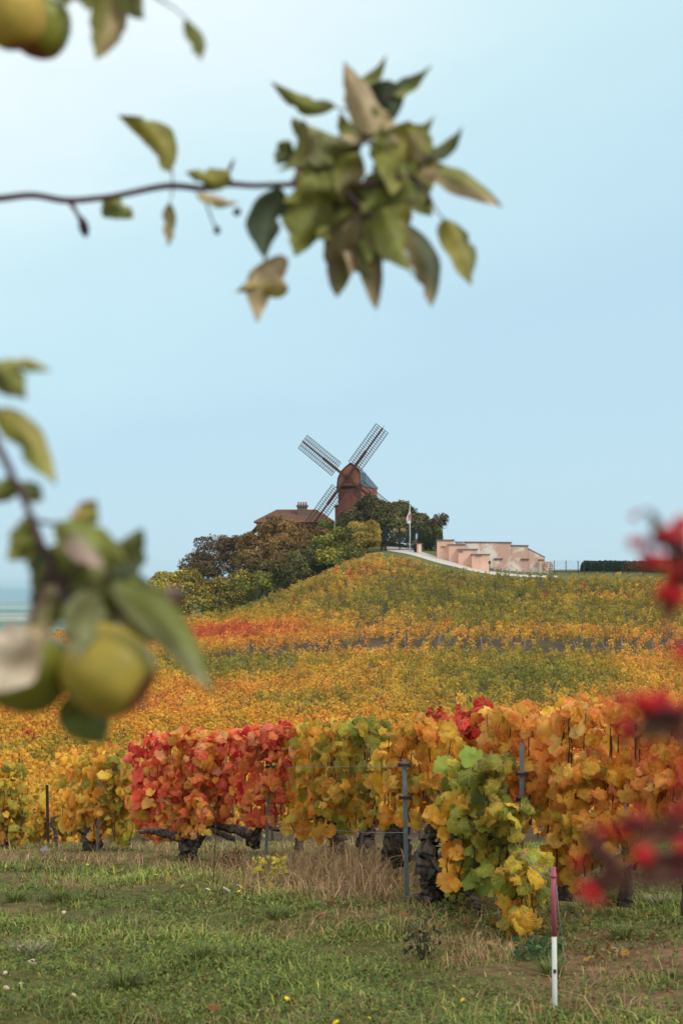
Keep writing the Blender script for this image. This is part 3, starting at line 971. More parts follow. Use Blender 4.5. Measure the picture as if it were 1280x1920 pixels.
mb = MB(); mb.box(-.13, .13, -.1, .1, 1.152, 1.5); mb.prism([(-.16, 1.503), (.16, 1.503), (0, 1.62)], -.13, .13); mb.build('box', M_IRON, lt)

# ------------------------------------------------------------------ mesh fence, low rail
M_GREENSTEEL = material('green_steel', lin(36, 52, 50), 0.5, 0.4, var=0.1, scale=5)
fb = gpt(1060, 196)
fence = empty('mesh_fence', fb)
tag(fence, 'thin wire mesh fence on dark green posts beside the rose wall', 'fence')
fpx = [(1038, 196), (1060.5, 196), (1083, 196), (1107, 196), (1132, 196), (1167, 196), (1205, 196), (1245, 196), (1290, 196)]
zt_f = at(1060, 1051, 196).z
for px, Y in fpx:
    p = gpt(px, Y); mb = MB(); mb.box(-.05, .05, -.05, .05, -.3, zt_f - p.z)
    mb.build('fence_post', M_GREENSTEEL, fence, p - fb)
p = gpt(1094.8, 194.2); mb = MB(); mb.box(-.07, .07, -.07, .07, -.3, zt_f - p.z); mb.build('fence_post', M_GREENSTEEL, fence, p - fb)
for (a, Ya), (c, Yc) in zip(fpx[:-1], fpx[1:]):
    A = gpt(a, Ya); B = gpt(c, Yc); mb = MB()
    zb = max(A.z, B.z) + .1
    for z_ in np.arange(zb, zt_f, .2): mb.bar((A.x - fb.x, A.y - fb.y, z_ - fb.z), (B.x - fb.x, B.y - fb.y, z_ - fb.z), .008)
    nb = int((B.x - A.x) / .1)
    for k in range(1, nb):
        x = A.x + k * (B.x - A.x) / nb - fb.x
        mb.bar((x, 0.01, zb - fb.z), (x, 0.01, zt_f - fb.z), .006)
    mb.build('mesh_panel', M_GREENSTEEL, fence)
lr = gpt(1120, 193.2)
M_RAIL = material('weathered_rail', lin(92, 78, 68), 0.85, 0.1, var=0.15, scale=4)
barrier = empty('low_rail', lr)
tag(barrier, 'low weathered timber rail on short legs along the foot of the mesh fence', 'rail')
A = gpt(1034, 193.2); B = gpt(1210, 193.2)
zz_ = at(1100, 1072, 193.2).z
mb = MB(); mb.bar((A.x - lr.x, 0, zz_ - lr.z), (B.x - lr.x, 0, zz_ - lr.z - .05), .12, .14); mb.build('top_rail', M_RAIL, barrier)
for px in np.linspace(1040, 1205, 7):
    p = gpt(px, 193.2); mb = MB(); mb.box(-.05, .05, -.05, .05, -.2, max(zz_ - p.z - .08, .1)); mb.build('leg', M_RAIL, barrier, p - lr)

# ------------------------------------------------------------------ bushes and hedges on the hill
def lump(px, py, Y, rx, ry, rd=None):
    p = at(px, py, Y); s = Y / F
    return (p.x, p.y, p.z, rx * s, (rd or (rx + ry) / 2) * s, ry * s)
BROWN = [lin(104, 84, 56), lin(84, 76, 46), lin(120, 92, 60), lin(72, 62, 40)]
RUST = [lin(142, 104, 62), lin(124, 98, 54), lin(108, 92, 50), lin(154, 112, 68), lin(92, 86, 46)]
GREEN = [lin(100, 108, 46), lin(130, 128, 50), lin(80, 90, 42), lin(154, 142, 56)]
GOLD = [lin(204, 164, 56), lin(180, 146, 54), lin(150, 130, 52), lin(222, 176, 66)]
MIXGY = GREEN + [lin(196, 156, 52), lin(160, 138, 50), lin(206, 160, 60)]
DARK = [lin(78, 80, 46), lin(96, 90, 50), lin(66, 68, 42), lin(112, 98, 56)]
bush('rounded_bush', 'dark brown rounded bush rising behind the yellow green hedge', 'bush', [lump(405, 1042, 207, 46, 34), lump(372, 1062, 206, 38, 26), lump(438, 1040, 207, 34, 30), lump(420, 1065, 204, 50, 30), lump(380, 1088, 203.5, 44, 24)], 6500, .30, BROWN, [3, 2, 2, 2], 21, trunk_r=.12, twigs=12, rag=.28)
bush('rusty_tree', 'big rusty brown tree in front of the tiled house roof', 'tree', [lump(528, 1012, 207, 52, 38), lump(575, 1020, 207, 40, 32), lump(490, 1035, 205, 45, 40), lump(545, 1045, 203, 60, 40), lump(535, 994, 209, 34, 18), lump(602, 1012, 210, 22, 16)], 13000, .30, RUST, [3, 3, 2, 2, 2], 22, trunk_r=.2, twigs=8, rag=.25)
bush('russet_shrub', 'low russet shrub on the bank below the big rusty tree', 'shrub', [lump(470, 1062, 201, 36, 34), lump(500, 1080, 198, 38, 32), lump(530, 1070, 198, 36, 34)], 6000, .28, RUST + DARK, None, 23, trunk_r=.1)
bush('olive_shrub', 'olive green shrub near the foot of the hedge bank beside the russet shrub', 'shrub', [lump(492, 1098, 193.5, 30, 22), lump(455, 1112, 193.5, 26, 22)], 3500, .26, GREEN, [2, 3, 2, 2], 24, trunk_r=.08)
bush('dark_shrub', 'dark green shrub between the rusty tree and the hedge by the gate', 'shrub', [lump(560, 1068, 196, 36, 30), lump(588, 1050, 197, 32, 30), lump(535, 1086, 193.5, 30, 20)], 5000, .27, DARK + GREEN[:1], None, 25, trunk_r=.1)
bush('green_hedge', 'bushy green hedge climbing the bank towards the black gate', 'hedge', [lump(610, 1032, 199, 30, 30), lump(637, 1020, 199.5, 30, 28), lump(662, 1016, 199.5, 28, 30), lump(620, 1050, 196, 34, 22), lump(655, 1040, 197, 34, 20)], 8000, .27, GREEN + GREEN[3:] + DARK[:1], None, 26, trunk_r=.1, rag=.15)
bush('golden_hedge', 'golden yellow clipped hedge against the side of the black gate', 'hedge', [lump(672, 995, 200, 24, 17), lump(694, 994, 200, 20, 17), lump(680, 1015, 199, 32, 20), lump(700, 1010, 199.5, 13, 22)], 6500, .25, [lin(184, 150, 70), lin(150, 132, 62), lin(124, 116, 54), lin(194, 156, 76)], [3, 3, 3, 1], 27, trunk_r=.1, rag=.14)
bush('yellow_hedge', 'low hedge of yellow and green leaves at the lower end of the bank', 'hedge', [lump(312, 1090, 199, 30, 18), lump(350, 1085, 200, 30, 18), lump(300, 1115, 197, 36, 24), lump(290, 1145, 195, 34, 30), lump(330, 1145, 195, 30, 26)], 7500, .27, GOLD + GREEN, None, 28, trunk_r=.08, rag=.16)
bush('mottled_hedge', 'mottled dark and yellow hedge on the bank in front of the brown bush', 'hedge', [lump(350, 1118, 196, 34, 26), lump(385, 1118, 196, 34, 28), lump(420, 1112, 196, 36, 30), lump(448, 1100, 197, 30, 28), lump(365, 1142, 193, 34, 22), lump(410, 1138, 193, 34, 22), lump(440, 1128, 193, 26, 20)], 9500, .27, MIXGY + DARK, None, 29, trunk_r=.08, rag=.16)
bush('ivy_mound', 'huge dark green ivy covered mound between the windmill and the gate', 'ivy', [lump(705, 968, 209, 40, 36), lump(665, 990, 208, 34, 32), lump(740, 975, 209, 40, 32), lump(775, 985, 209, 34, 28), lump(720, 1000, 208.5, 60, 40), lump(690, 950, 209, 24, 18), lump(806, 1000, 208, 24, 24), lump(650, 978, 208, 20, 18)], 17000, .30, DARK + [lin(110, 92, 52)], [4, 3, 3, 2, 1], 30, trunk_r=.2, rag=.17, noise_col=.45)
bush('sparse_bush', 'sparse brown bush with bare twigs behind the clipped hedge', 'bush', [lump(824, 980, 206, 15, 15), lump(812, 988, 206, 12, 14), lump(832, 975, 206, 9, 12)], 850, .22, BROWN + RUST[:1], None, 31, trunk_r=.07, twigs=16, rag=.35)
bush('clipped_hedge', 'clipped dark green hedge block behind the rose pillar', 'hedge', [lump(800, 1008, 203, 16, 22), lump(818, 1008, 203, 13, 21), lump(795, 1018, 203, 16, 18), lump(812, 1020, 203, 18, 18)], 4500, .24, [lin(72, 82, 42), lin(88, 92, 46), lin(60, 66, 38)], None, 32, trunk_r=.1, rag=.08)
bush('mill_shrub', 'small fresh green shrub at the foot of the windmill', 'shrub', [lump(608, 990, 212, 14, 14), lump(618, 996, 212, 10, 12)], 1500, .24, GREEN[:2], None, 33, trunk_r=.06)
bush('dark_hedge', 'long dark green clipped hedge behind the mesh fence', 'hedge', [lump(px, 1066, 199, 12, 14.5, 16) for px in np.arange(1099, 1166, 9)], 6000, .2, [lin(46, 58, 38), lin(58, 66, 40), lin(38, 46, 34)], None, 34, trunk_r=.08, rag=.06, noise_col=.3)
bush('brown_hedge', 'brownish stretch of hedge behind the red berries', 'hedge', [lump(px, 1066, 199, 12, 14.5, 16) for px in np.arange(1172, 1262, 9)], 6500, .2, [lin(96, 66, 42), lin(78, 64, 40), lin(110, 80, 48)], None, 35, trunk_r=.08, rag=.06, noise_col=.3)
bush('yellow_shrub', 'small yellow shrub at the end of the brownish hedge', 'shrub', [lump(1271, 1058, 197.5, 14, 11), lump(1290, 1060, 197.5, 14, 10)], 1500, .22, GOLD, None, 36, trunk_r=.06)
bush('pale_sapling', 'pale twiggy sapling under the lower eave of the tiled house', 'sapling', [lump(470, 1012, 212, 10, 12)], 260, .22, [lin(150, 140, 90), lin(120, 110, 70)], None, 37, trunk_r=.05, twigs=10, rag=.4)

# posts along the foot of the hedge bank
M_OLDWOOD = material('old_stake_wood', lin(120, 108, 96), 0.9, 0.15, var=0.25, scale=10, bump=0.4)
mb = MB(); mb.tube([(0, 0, -.3), (.01, 0, .5), (0, 0, 1.15)], [.05, .045, .04], 6, .1); stake_me = mb.mesh('stake', False)
for k, (px, py) in enumerate(((482, 1108), (508, 1096), (524, 1090), (545, 1082), (566, 1076), (592, 1068), (614, 1058), (645, 1047), (680, 1037), (697, 1032))):
    o = link('bank_stake', stake_me, M_OLDWOOD, None, gpt(px, 189.6))
    o.rotation_euler = (random.uniform(-.06, .06), random.uniform(-.1, .1), 0)
    tag(o, 'thin weathered stake at the foot of the bank ' + ('below the olive shrub' if px < 530 else 'below the dark shrub' if px < 600 else 'below the green hedge' if px < 660 else 'below the golden hedge'), 'stake', 'stakes along the foot of the bank')

# ------------------------------------------------------------------ vineyard on the slope
def field_score(px, py, p):
    """0 green .. 1 orange, from where the plant grows on the slope"""
    g = lambda cx, cy, sx, sy: np.exp(-((px - cx) / sx) ** 2 - ((py - cy) / sy) ** 2)
    s = np.where(py < 1216, 0.45, 0.66)
    s = s + 0.30 * g(680, 1062, 110, 30) + 0.12 * g(560, 1105, 90, 30) - 0.15 * g(980, 1110, 260, 40) - 0.16 * g(640, 1140, 240, 22)
    s = s + 0.44 * g(430, 1196, 190, 20) + 0.26 * np.exp(-((py - 1200) / 16) ** 2)
    s = s - 0.58 * g(980, 1285, 230, 40) - 0.52 * g(410, 1266, 170, 24) - 0.26 * g(900, 1245, 260, 14) - 0.2 * g(560, 1330, 160, 18)
    s = s + 0.18 * g(620, 1290, 170, 36) + 0.20 * g(740, 1235, 160, 14) + 0.20 * g(200, 1360, 260, 40) + 0.16 * g(1230, 1285, 80, 30) + 0.12 * g(60, 1410, 90, 40)
    return s + 0.13 * sn(p, 0.12, 51) + 0.10 * sn(p, 0.5, 52)
RAMP_S = [-0.1, 0.2, 0.42, 0.62, 0.82, 1.05, 1.3]
RAMP_C = np.array([lin(108, 108, 40), lin(140, 130, 46), lin(176, 146, 50), lin(216, 158, 54), lin(234, 156, 58), lin(234, 128, 58), lin(196, 74, 52)])
def field_colour(s):
    return np.stack([np.interp(s, RAMP_S, RAMP_C[:, k]) for k in range(3)], -1) * 1.04

th = math.radians(68)
du = np.array([math.cos(th), math.sin(th)]); dv = np.array([-math.sin(th), math.cos(th)])
uu = np.arange(0, 260, 1.15); vv = np.arange(-180, 180, 1.3)
U, Vg = np.meshgrid(uu, vv)
Pp = (U[..., None] * du + Vg[..., None] * dv).reshape(-1, 2)
Pp += rng.normal(0, .09, Pp.shape)
X, Y = Pp[:, 0], Pp[:, 1]
yend = np.interp(X, [-60, 4, 8, 40], [188, 187.5, 184, 184])
keep = (Y > 29) & (Y < yend) & (np.abs(X) < 0.26 * Y + 4) & (np.abs(Y - (130.3 + 0.03 * X)) > 1.5) & (rng.random(len(Y)) > .05 + .10 * np.clip(sn(Pp, .8, 57), 0, 1))
Pp = Pp[keep]; X, Y = Pp[:, 0], Pp[:, 1]
Z = height(X, Y)
PX, PY = to_px(X, Y, Z)
_, PYT = to_px(X, Y, Z + 1.2)
front = np.interp(PX, [-100, 0, 110, 130, 245, 540, 700, 850, 1000, 1280, 1400], [1440, 1570, 1570, 1420, 1385, 1370, 1350, 1340, 1330, 1315, 1310])
vis = (PYT < front - 6) & (PX > -12) & (PX < 1292)
ordr = np.argsort(np.where(vis, Y, 1e6))[:280]
single = np.zeros(len(Y), bool); single[ordr] = True
hidden_near = (Y < Y[ordr].max()) & ~single & (Y < 60) & ~vis
score = field_score(PX, PY, Pp) - np.where(PY < 1185, .05, 0) + rng.normal(0, .09, len(Y))
score = np.where(rng.random(len(Y)) < .002, 1.3, score)

def vine_cloud(n, r):
    """leaf offsets of one field vine: along, across, up"""
    z_ = .22 + 1.0 * r.beta(1.4, 1.15, n)
    return np.stack([r.normal(0, .26, n), r.normal(0, .15, n), z_ + r.normal(0, .05, n)], -1)

# joined mass of the rows too many to count
rest = np.where(~single)[0]
kk = np.where(Y[rest] < 80, 90, np.where(Y[rest] < 120, 70, 60))
idx = np.repeat(rest, kk)
off = vine_cloud(len(idx), rng)
tall = rng.uniform(.8, 1.22, len(Y))[idx]
vtone = (1 + .20 * sn(Pp, 1.1, 58) + rng.normal(0, .12, len(Y)))[idx]
Wp = np.empty((len(idx), 3))
Wp[:, 0] = X[idx] + off[:, 0] * du[0] + off[:, 1] * dv[0]
Wp[:, 1] = Y[idx] + off[:, 0] * du[1] + off[:, 1] * dv[1]
Wp[:, 2] = Z[idx] + off[:, 2] * tall
nr = rand_dirs(len(idx)) * .8 + np.array([0, -.45, .55]); nr /= np.linalg.norm(nr, axis=1, keepdims=True)
cc = field_colour(score[idx] + rng.normal(0, .07, len(idx)) + .10 * (off[:, 2] - .7)) * (1 + rng.normal(0, .10, (len(idx), 1))) * vtone[:, None]
Vv, Ff, c4 = leaf_quads(Wp, nr, rng.uniform(.10, .21, len(idx)) * np.interp(Y[idx], [40, 190], [.85, 1.25]), np.clip(cc, .01, .9))
o = link('vineyard_rows', np_mesh('vineyard_rows', Vv, Ff, c4), M_FIELD)
tag(o, 'rows of autumn vines covering the slope up to the windmill', None, None, 'stuff')
# trunks and stakes of those rows
ti = rest[rng.random(len(rest)) < .5]
mb_v = []; mb_f = []
n_ = len(ti)
hgt = rng.uniform(.5, 1.15, n_); wdt = .03
bx = np.stack([X[ti], Y[ti], Z[ti]], -1)
corner = np.array([(-1, -1), (1, -1), (1, 1), (-1, 1)]) * wdt
lean = rng.normal(0, .06, (n_, 2))
vb = np.concatenate([np.concatenate([bx[:, None, :2] + corner[None], np.repeat(bx[:, None, 2:], 4, 1) - .1], -1),
                     np.concatenate([bx[:, None, :2] + corner[None] * .7 + lean[:, None, :] * 1.0, np.repeat(bx[:, None, 2:] + hgt[:, None, None], 4, 1)], -1)], 1).reshape(-1, 3)
q = np.array([(0, 1, 5, 4), (1, 2, 6, 5), (2, 3, 7, 6), (3, 0, 4, 7), (4, 5, 6, 7)])
fb_ = (np.arange(n_)[:, None, None] * 8 + q[None]).reshape(-1, 4)
o = link('vineyard_stems', np_mesh('vineyard_stems', vb, fb_), M_BARK)
tag(o, 'dark stems and stakes under the vine rows on the slope', None, None, 'stuff')

# the vines that show largest are things of their own
protos = []
for k in range(6):
    r = np.random.default_rng(100 + k)
    of = vine_cloud(120, r)
    nr = rand_dirs(120, r) * .8 + np.array([0, -.45, .55]); nr /= np.linalg.norm(nr, axis=1, keepdims=True)
    P3 = np.stack([of[:, 0] * du[0] + of[:, 1] * dv[0], of[:, 0] * du[1] + of[:, 1] * dv[1], of[:, 2]], -1)
    Vv, Ff, c4 = leaf_quads(P3, nr, r.uniform(.10, .20, 120), np.ones((120, 3)), r=r)
    fm_ = np_mesh('foliage', Vv, Ff, None)
    fm_.materials.append(M_FIELDO)
    mb = MB(); random.seed(200 + k)
    mb.tube([(0, 0, -.1), (.04, .02, .3), (-.02, 0, .55), (.05, 0, .95)], [.05, .045, .03, .012], 5, .2)
    mb.tube([(.12, .05, -.1), (.12, .05, 1.1)], [.018, .018], 4)
    tm_ = mb.mesh('trunk'); tm_.materials.append(M_BARK)
    protos.append((fm_, tm_))
for i in ordr:
    s = float(score[i])
    e = empty('field_vine', (X[i], Y[i], Z[i]))
    k = int(rng.integers(6)); sc = float(rng.uniform(.88, 1.15))
    e.scale = (sc, sc, sc)
    if s > 1.2: nm = 'small crimson vine among the golden rows in the valley'
    elif s > .8: nm = 'small orange vine in the valley rows beyond the near vines'
    elif s > .45: nm = 'small golden vine in the valley rows beyond the near vines'
    else: nm = 'small olive green vine in the valley rows beyond the near vines'
    pxi = PX[i]
    place = ('beyond the lone yellow green vine' if pxi < 125 else 'behind the black stump' if pxi < 240 else 'above the forked red vine' if pxi < 400 else 'above the scarlet vine' if pxi < 560 else 'above the olive vines' if pxi < 760 else 'above the orange vines')
    nm = nm.split(' in the')[0].split(' among')[0] + (' in the lowest visible rows ' if Y[i] < np.percentile(Y[ordr], 40) else ' in the second tier of rows ' if Y[i] < np.percentile(Y[ordr], 75) else ' high up the valley rows ') + place
    hue = 'crimson' if s > 1.2 else 'orange' if s > .8 else 'golden' if s > .45 else 'olive'
    tag(e, nm, 'vine', hue + ' vines in the valley')
    f_ = link('foliage', protos[k][0], None, e)
    c = field_colour(np.array([s]))[0] * rng.uniform(.9, 1.15)
    f_.color = (*[float(min(v, .9)) for v in c], 1)
    link('trunk', protos[k][1], None, e)

# end stakes of the rows along the farm track
M_PALESTAKE = material('pale_stake', lin(170, 160, 150), 0.85, 0.2, var=0.2, scale=8)
mb = MB(); mb.tube([(0, 0, -.3), (0, .0, .6), (0, 0, 1.1)], [.034, .03, .03], 6, .08); es = mb.mesh('row_end_stake')
rr = random.Random(9)
for k, px in enumerate(list(range(395, 640, 38)) + list(range(655, 1290, 27))):
    Yk = 133.6 + rr.uniform(-.5, .5) if k % 3 else 129.0
    p = gpt(px + rr.uniform(-6, 6), Yk)
    o = link('row_end_stake', es, M_PALESTAKE if rr.random() < .65 else M_BARK, None, p)
    lean = rr.random() < .2
    o.rotation_euler = (0, rr.choice((-.45, .4)) if lean else rr.uniform(-.07, .07), 0)
    if lean: nm = 'leaning stake at a row end along the farm track'
    elif o.data.materials and rr.random() < 2: nm = 'upright stake at a row end along the farm track'
    nm += ' below the bushy bank' if px < 650 else ' below the black gate' if px < 800 else ' below the rose wall' if px < 1030 else ' below the mesh fence' if px < 1170 else ' behind the red berries'
    tag(o, nm, 'stake', 'leaning stakes along the farm track' if lean else 'upright stakes along the farm track')

# ------------------------------------------------------------------ near vines: every big leaf is a part
def grape_leaf(seed):
    r = random.Random(seed)
    half = [(.05, .04), (.20, .20), (.38, .21), (.51, .06), (.50, -.12), (.60, -.28), (.53, -.48), (.40, -.64), (.25, -.82)]
    outl = [(0.0, -.02)] + half + [(0, -.95)] + [(-x, y) for x, y in half[::-1]]
    fine_ = []
    for (xa, ya), (xb, yb) in zip(outl, outl[1:] + outl[:1]):
        fine_.append((xa, ya))
        fine_.append(((xa + xb) / 2 * r.uniform(.88, 1.0) + r.uniform(-.02, .02), (ya + yb) / 2 + r.uniform(-.03, .03)))
    outl = fine_
    vs = []
    w1, w2, ph = r.uniform(-.75, .25), r.uniform(.10, .20), r.uniform(0, 6)
    w0, w3 = r.uniform(-1.3, .5), r.uniform(-.5, .5)
    def zf(x, y):
        return w0 * x * x + w1 * (y + .4) ** 2 + w2 * math.sin(7 * x + 5 * y + ph) * (abs(x) + .25) + w3 * x * (y + .4) + .10 * abs(x)
    for x, y in outl:
        x *= r.uniform(.86, 1.1); y *= r.uniform(.9, 1.06)
        vs.append((x, y, zf(x, y)))
    n = len(outl)
    mid = [(.24, -.12), (.25, -.36), (.12, -.62), (-.12, -.62), (-.25, -.36), (-.24, -.12)]
    for x, y in mid: vs.append((x, y, zf(x, y) + .035))
    vs.append((0, -.2, -.02)); vs.append((0, -.55, -.02))
    M0 = n; A, B = n + 6, n + 7
    tri = []
    ring = {0: None}
    def near(i):
        x, y, _ = vs[i]
        return min(range(6), key=lambda k: (mid[k][0] - x) ** 2 + (mid[k][1] - y) ** 2)
    own = [near(i) for i in range(n)]
    for i in range(n):
        j = (i + 1) % n
        tri.append((i, M0 + own[i], j))
        if own[i] != own[j]: tri.append((M0 + own[i], M0 + own[j], j))
    for a, b_, c in ((0, 1, A), (1, 2, B), (2, 3, B), (3, 4, B), (4, 5, A)):
        tri.append((M0 + a, c, M0 + b_))
    tri += [(M0 + 1, A, B), (M0 + 4, B, A), (M0 + 5, A, M0 + 0)]
    me_ = bpy.data.meshes.new('leaf')
    me_.from_pydata(vs, [], tri)
    me_.polygons.foreach_set('use_smooth', np.ones(len(me_.polygons), bool))
    me_.materials.append(M_VLEAF)
    me_.update()
    return me_, np.array(vs), np.array(tri)
GL = [grape_leaf(60 + k) for k in range(12)]

C_GOLD = [lin(234, 164, 56), lin(228, 150, 50), lin(240, 178, 78), lin(206, 152, 54), lin(232, 144, 54), lin(226, 170, 66)]
C_OLIV = [lin(184, 154, 54), lin(156, 144, 52), lin(200, 160, 54), lin(138, 134, 50), lin(216, 160, 56)]
C_GREEN = [lin(136, 140, 56), lin(118, 124, 50), lin(152, 150, 60), lin(174, 158, 60), lin(106, 110, 48)]
C_PEACH = [lin(242, 154, 78), lin(238, 142, 62), lin(242, 168, 94), lin(234, 132, 64), lin(232, 164, 66), lin(238, 136, 84), lin(230, 156, 58)]
C_RED = [lin(220, 78, 56), lin(228, 104, 66), lin(200, 56, 52), lin(234, 126, 78), lin(216, 96, 80), lin(188, 52, 52), lin(236, 142, 100)]
C_RORG = [lin(234, 124, 68), lin(226, 104, 64), lin(238, 146, 70), lin(236, 160, 78), lin(220, 92, 66), lin(242, 160, 108)]
C_YG = [lin(216, 176, 60), lin(190, 166, 56), lin(164, 154, 54), lin(226, 166, 56)]
C_CRIM = [lin(190, 36, 48), lin(206, 48, 54), lin(168, 34, 46), lin(218, 84, 80)]

def near_vine(name, label, base, blobs, wood=(), canes=8, seed=0, layers=3.6, lsize=.13, group='vines of the nearest rows'):
    """base (px, depth); blobs (cx, cy, rx, ry, depth, slope, palette) in photo px; wood = lists of (px, py, depth, radius)"""
    r = np.random.default_rng(seed)
    bp = gpt(*base)
    root = empty(name, bp)
    tag(root, label, 'vine', group)
    rows = []
    for cx, cy, rx, ry, Y0, slope, pal in blobs:
        m_ = Y0 / F
        area = 4 * rx * ry * m_ * m_ * .9
        n = int(area / (lsize * lsize * .62) * layers)
        q = r.uniform(-1, 1, (n * 2, 2))
        q = q[(np.abs(q[:, 0]) ** 3.2 + np.abs(q[:, 1]) ** 3.2) < .95 + .5 * sn(q * 3, 1.5, seed + 3)][:n]
        # thin places, and shoots that stick out over the top and sides
        q = q[r.random(len(q)) < np.clip(.92 + 1.0 * sn(np.stack([q[:, 0] * rx / 17, q[:, 1] * ry / 26], -1), 1.0, seed + 6), .12, 1)]
        sh = []
        for _ in range(max(2, int(rx / 9))):
            x0, x1_ = r.uniform(-.95, .95), r.normal(0, .12)
            m__ = int(r.integers(5, 12)); tq = r.uniform(0, 1, m__)
            sh.append(np.stack([x0 + x1_ * tq + r.normal(0, 4.5 / rx, m__), -.80 - tq * r.uniform(8, 26) / ry], -1))
        q = np.concatenate([q] + sh)
        px = cx + q[:, 0] * rx; py = cy + (q[:, 1] + .04) * ry * .97
        Yv_ = Y0 + slope * (px - cx) + np.clip(r.normal(0, .17, len(q)), -.36, .36) + .10 * sn(np.stack([px / 30, py / 45], -1), 1.0, seed + 8)
        P = at_np(px, py, Yv_)
        c = pick(pal, len(q), None, .09, r)
        # leaves of one shoot share their tone
        tone = sn(np.stack([px / 26, py / 70], -1), 1.0, seed + 9)
        c = c * (1 + .16 * tone[:, None] * np.array([.7, 1.0, .6]))
        s = lsize * np.clip(r.normal(.92, .24, len(q)), .42, 1.4)
        rows.append((P, c, s))
    P = np.concatenate([a[0] for a in rows]); c = np.clip(np.concatenate([a[1] for a in rows]) * 1.2, .01, .93); s = np.concatenate([a[2] for a in rows])
    n = len(P)
    nrm = np.stack([r.normal(0, .75, n), -1 + r.normal(0, .45, n), .35 + r.normal(0, .6, n)], -1)
    nrm /= np.linalg.norm(nrm, axis=1, keepdims=True)
    roll = r.normal(0, .7, n)
    up = np.stack([np.sin(roll), 0 * roll, np.cos(roll)], -1)
    xa = np.cross(up, nrm); xa /= np.linalg.norm(xa, axis=1, keepdims=True)
    ya = np.cross(nrm, xa)
    order = np.argsort(P[:, 1])
    kinds = r.integers(0, len(GL), n)
    P = P - np.array(bp)
    for i in order[:285]:
        o = bpy.data.objects.new('leaf', GL[kinds[i]][0])
        COL.objects.link(o)
        o.parent = root
        k = float(s[i])
        M = Matrix(((xa[i, 0] * k, ya[i, 0] * k, nrm[i, 0] * k, P[i, 0]), (xa[i, 1] * k, ya[i, 1] * k, nrm[i, 1] * k, P[i, 1]), (xa[i, 2] * k, ya[i, 2] * k, nrm[i, 2] * k, P[i, 2]), (0, 0, 0, 1)))
        o.matrix_local = M
        o.color = (float(c[i, 0]), float(c[i, 1]), float(c[i, 2]), 1)
    back = order[285:]
    if len(back):
        VV, FF, CC = [], [], []; nb = 0
        for i in back:
            g = GL[kinds[i]]
            v = g[1] * s[i]
            w = v[:, :1] * xa[i] + v[:, 1:2] * ya[i] + v[:, 2:] * nrm[i] + P[i]
            VV.append(w); FF.append(g[2] + nb); CC.append(np.repeat(c[i][None], len(w), 0)); nb += len(w)
        lo = link('leaves', np_mesh('leaves', np.concatenate(VV), np.concatenate(FF), np.concatenate(CC), True), M_VLEAFA, root)
        lo['kind'] = 'stuff'
    rr = random.Random(seed)
    random.seed(seed)
    for w in wood:
        pts = [at(a, b_, d) - bp for a, b_, d, _ in w]
        rad = [q[3] * (1.0 if q[3] > .085 else .72) for q in w]
        # subdivide and gnarl
        fine, fr_ = [], []
        for i in range(len(pts) - 1):
            for k in range(11):
                t_ = k / 11
                j = Vector((rr.gauss(0, 1), rr.gauss(0, 1), rr.gauss(0, 1))) * rad[i] * .13
                fine.append(pts[i].lerp(pts[i + 1], t_) + (j if (i or k) else Vector())); fr_.append((rad[i] * (1 - t_) + rad[i + 1] * t_) * rr.uniform(.95, 1.05))
        fine.append(pts[-1]); fr_.append(rad[-1])
        mb = MB(); mb.tube(fine, fr_, 14, .30)
        mb.build('trunk' if rad[0] > .045 else 'branch', M_BARK, root, smooth=True)
    for k in range(int(canes * 1.8)):
        cx, cy, rx, ry, Y0, slope, _ = blobs[k % len(blobs)]
        x0 = cx + rr.uniform(-.8, .8) * rx
        pts = []
        dxs = rr.uniform(-14, 14)
        for j in range(5):
            t_ = j / 4
            px = x0 + dxs * t_ + rr.uniform(-4, 4); py = cy + ry * .95 - t_ * ry * rr.uniform(1.5, 1.85)
            pts.append(at(px, py, Y0 + slope * (px - cx) - .12 + rr.uniform(-.08, .05)) - bp)
        mb = MB(); mb.tube(pts, [.008, .0065, .0055, .0045, .003], 5)
        mb.build('cane', M_CANE, root)
    return root

S_A = -4.6 / 270          # the row runs away to the left: metres of depth per photo pixel
NV = near_vine
NV('grape_vine', 'old vine with thick dark trunk, green leaves drooping down beside the striped stake', (815, 10.85),
   [(892, 1490, 52, 78, 10.6, -.004, C_GREEN + C_OLIV[:2]), (902, 1595, 46, 72, 10.5, -.004, C_GREEN + C_GREEN[:2] + C_OLIV[:1]), (950, 1560, 36, 52, 10.3, -.003, C_GREEN + C_YG[:2]),
    (975, 1680, 40, 62, 9.7, 0, C_OLIV + C_YG + C_GREEN[:2]), (988, 1745, 28, 34, 9.6, 0, C_YG + C_OLIV[:3] + C_GOLD[:2]), (1005, 1650, 30, 40, 9.8, 0, C_GREEN[:3] + C_YG[:2]),
    (845, 1540, 32, 40, 10.8, 0, C_OLIV + C_GOLD[:4]), (848, 1622, 20, 28, 10.6, 0, C_GOLD[1:2] + [lin(214, 140, 50), lin(226, 150, 62)])],
   [[(806, 1712, 10.85, .12), (812, 1660, 10.85, .10), (800, 1610, 10.85, .095), (806, 1570, 10.9, .075), (815, 1530, 10.95, .05), (835, 1480, 11, .03)],
    [(818, 1640, 10.8, .075), (838, 1600, 10.75, .06), (850, 1565, 10.7, .05), (880, 1530, 10.6, .03)],
    [(812, 1610, 10.75, .035), (832, 1640, 10.65, .035), (862, 1662, 10.55, .032), (893, 1690, 10.45, .033), (900, 1718, 10.4, .034), (925, 1740, 10.35, .03)]], 12, 301, 3.9, .112)
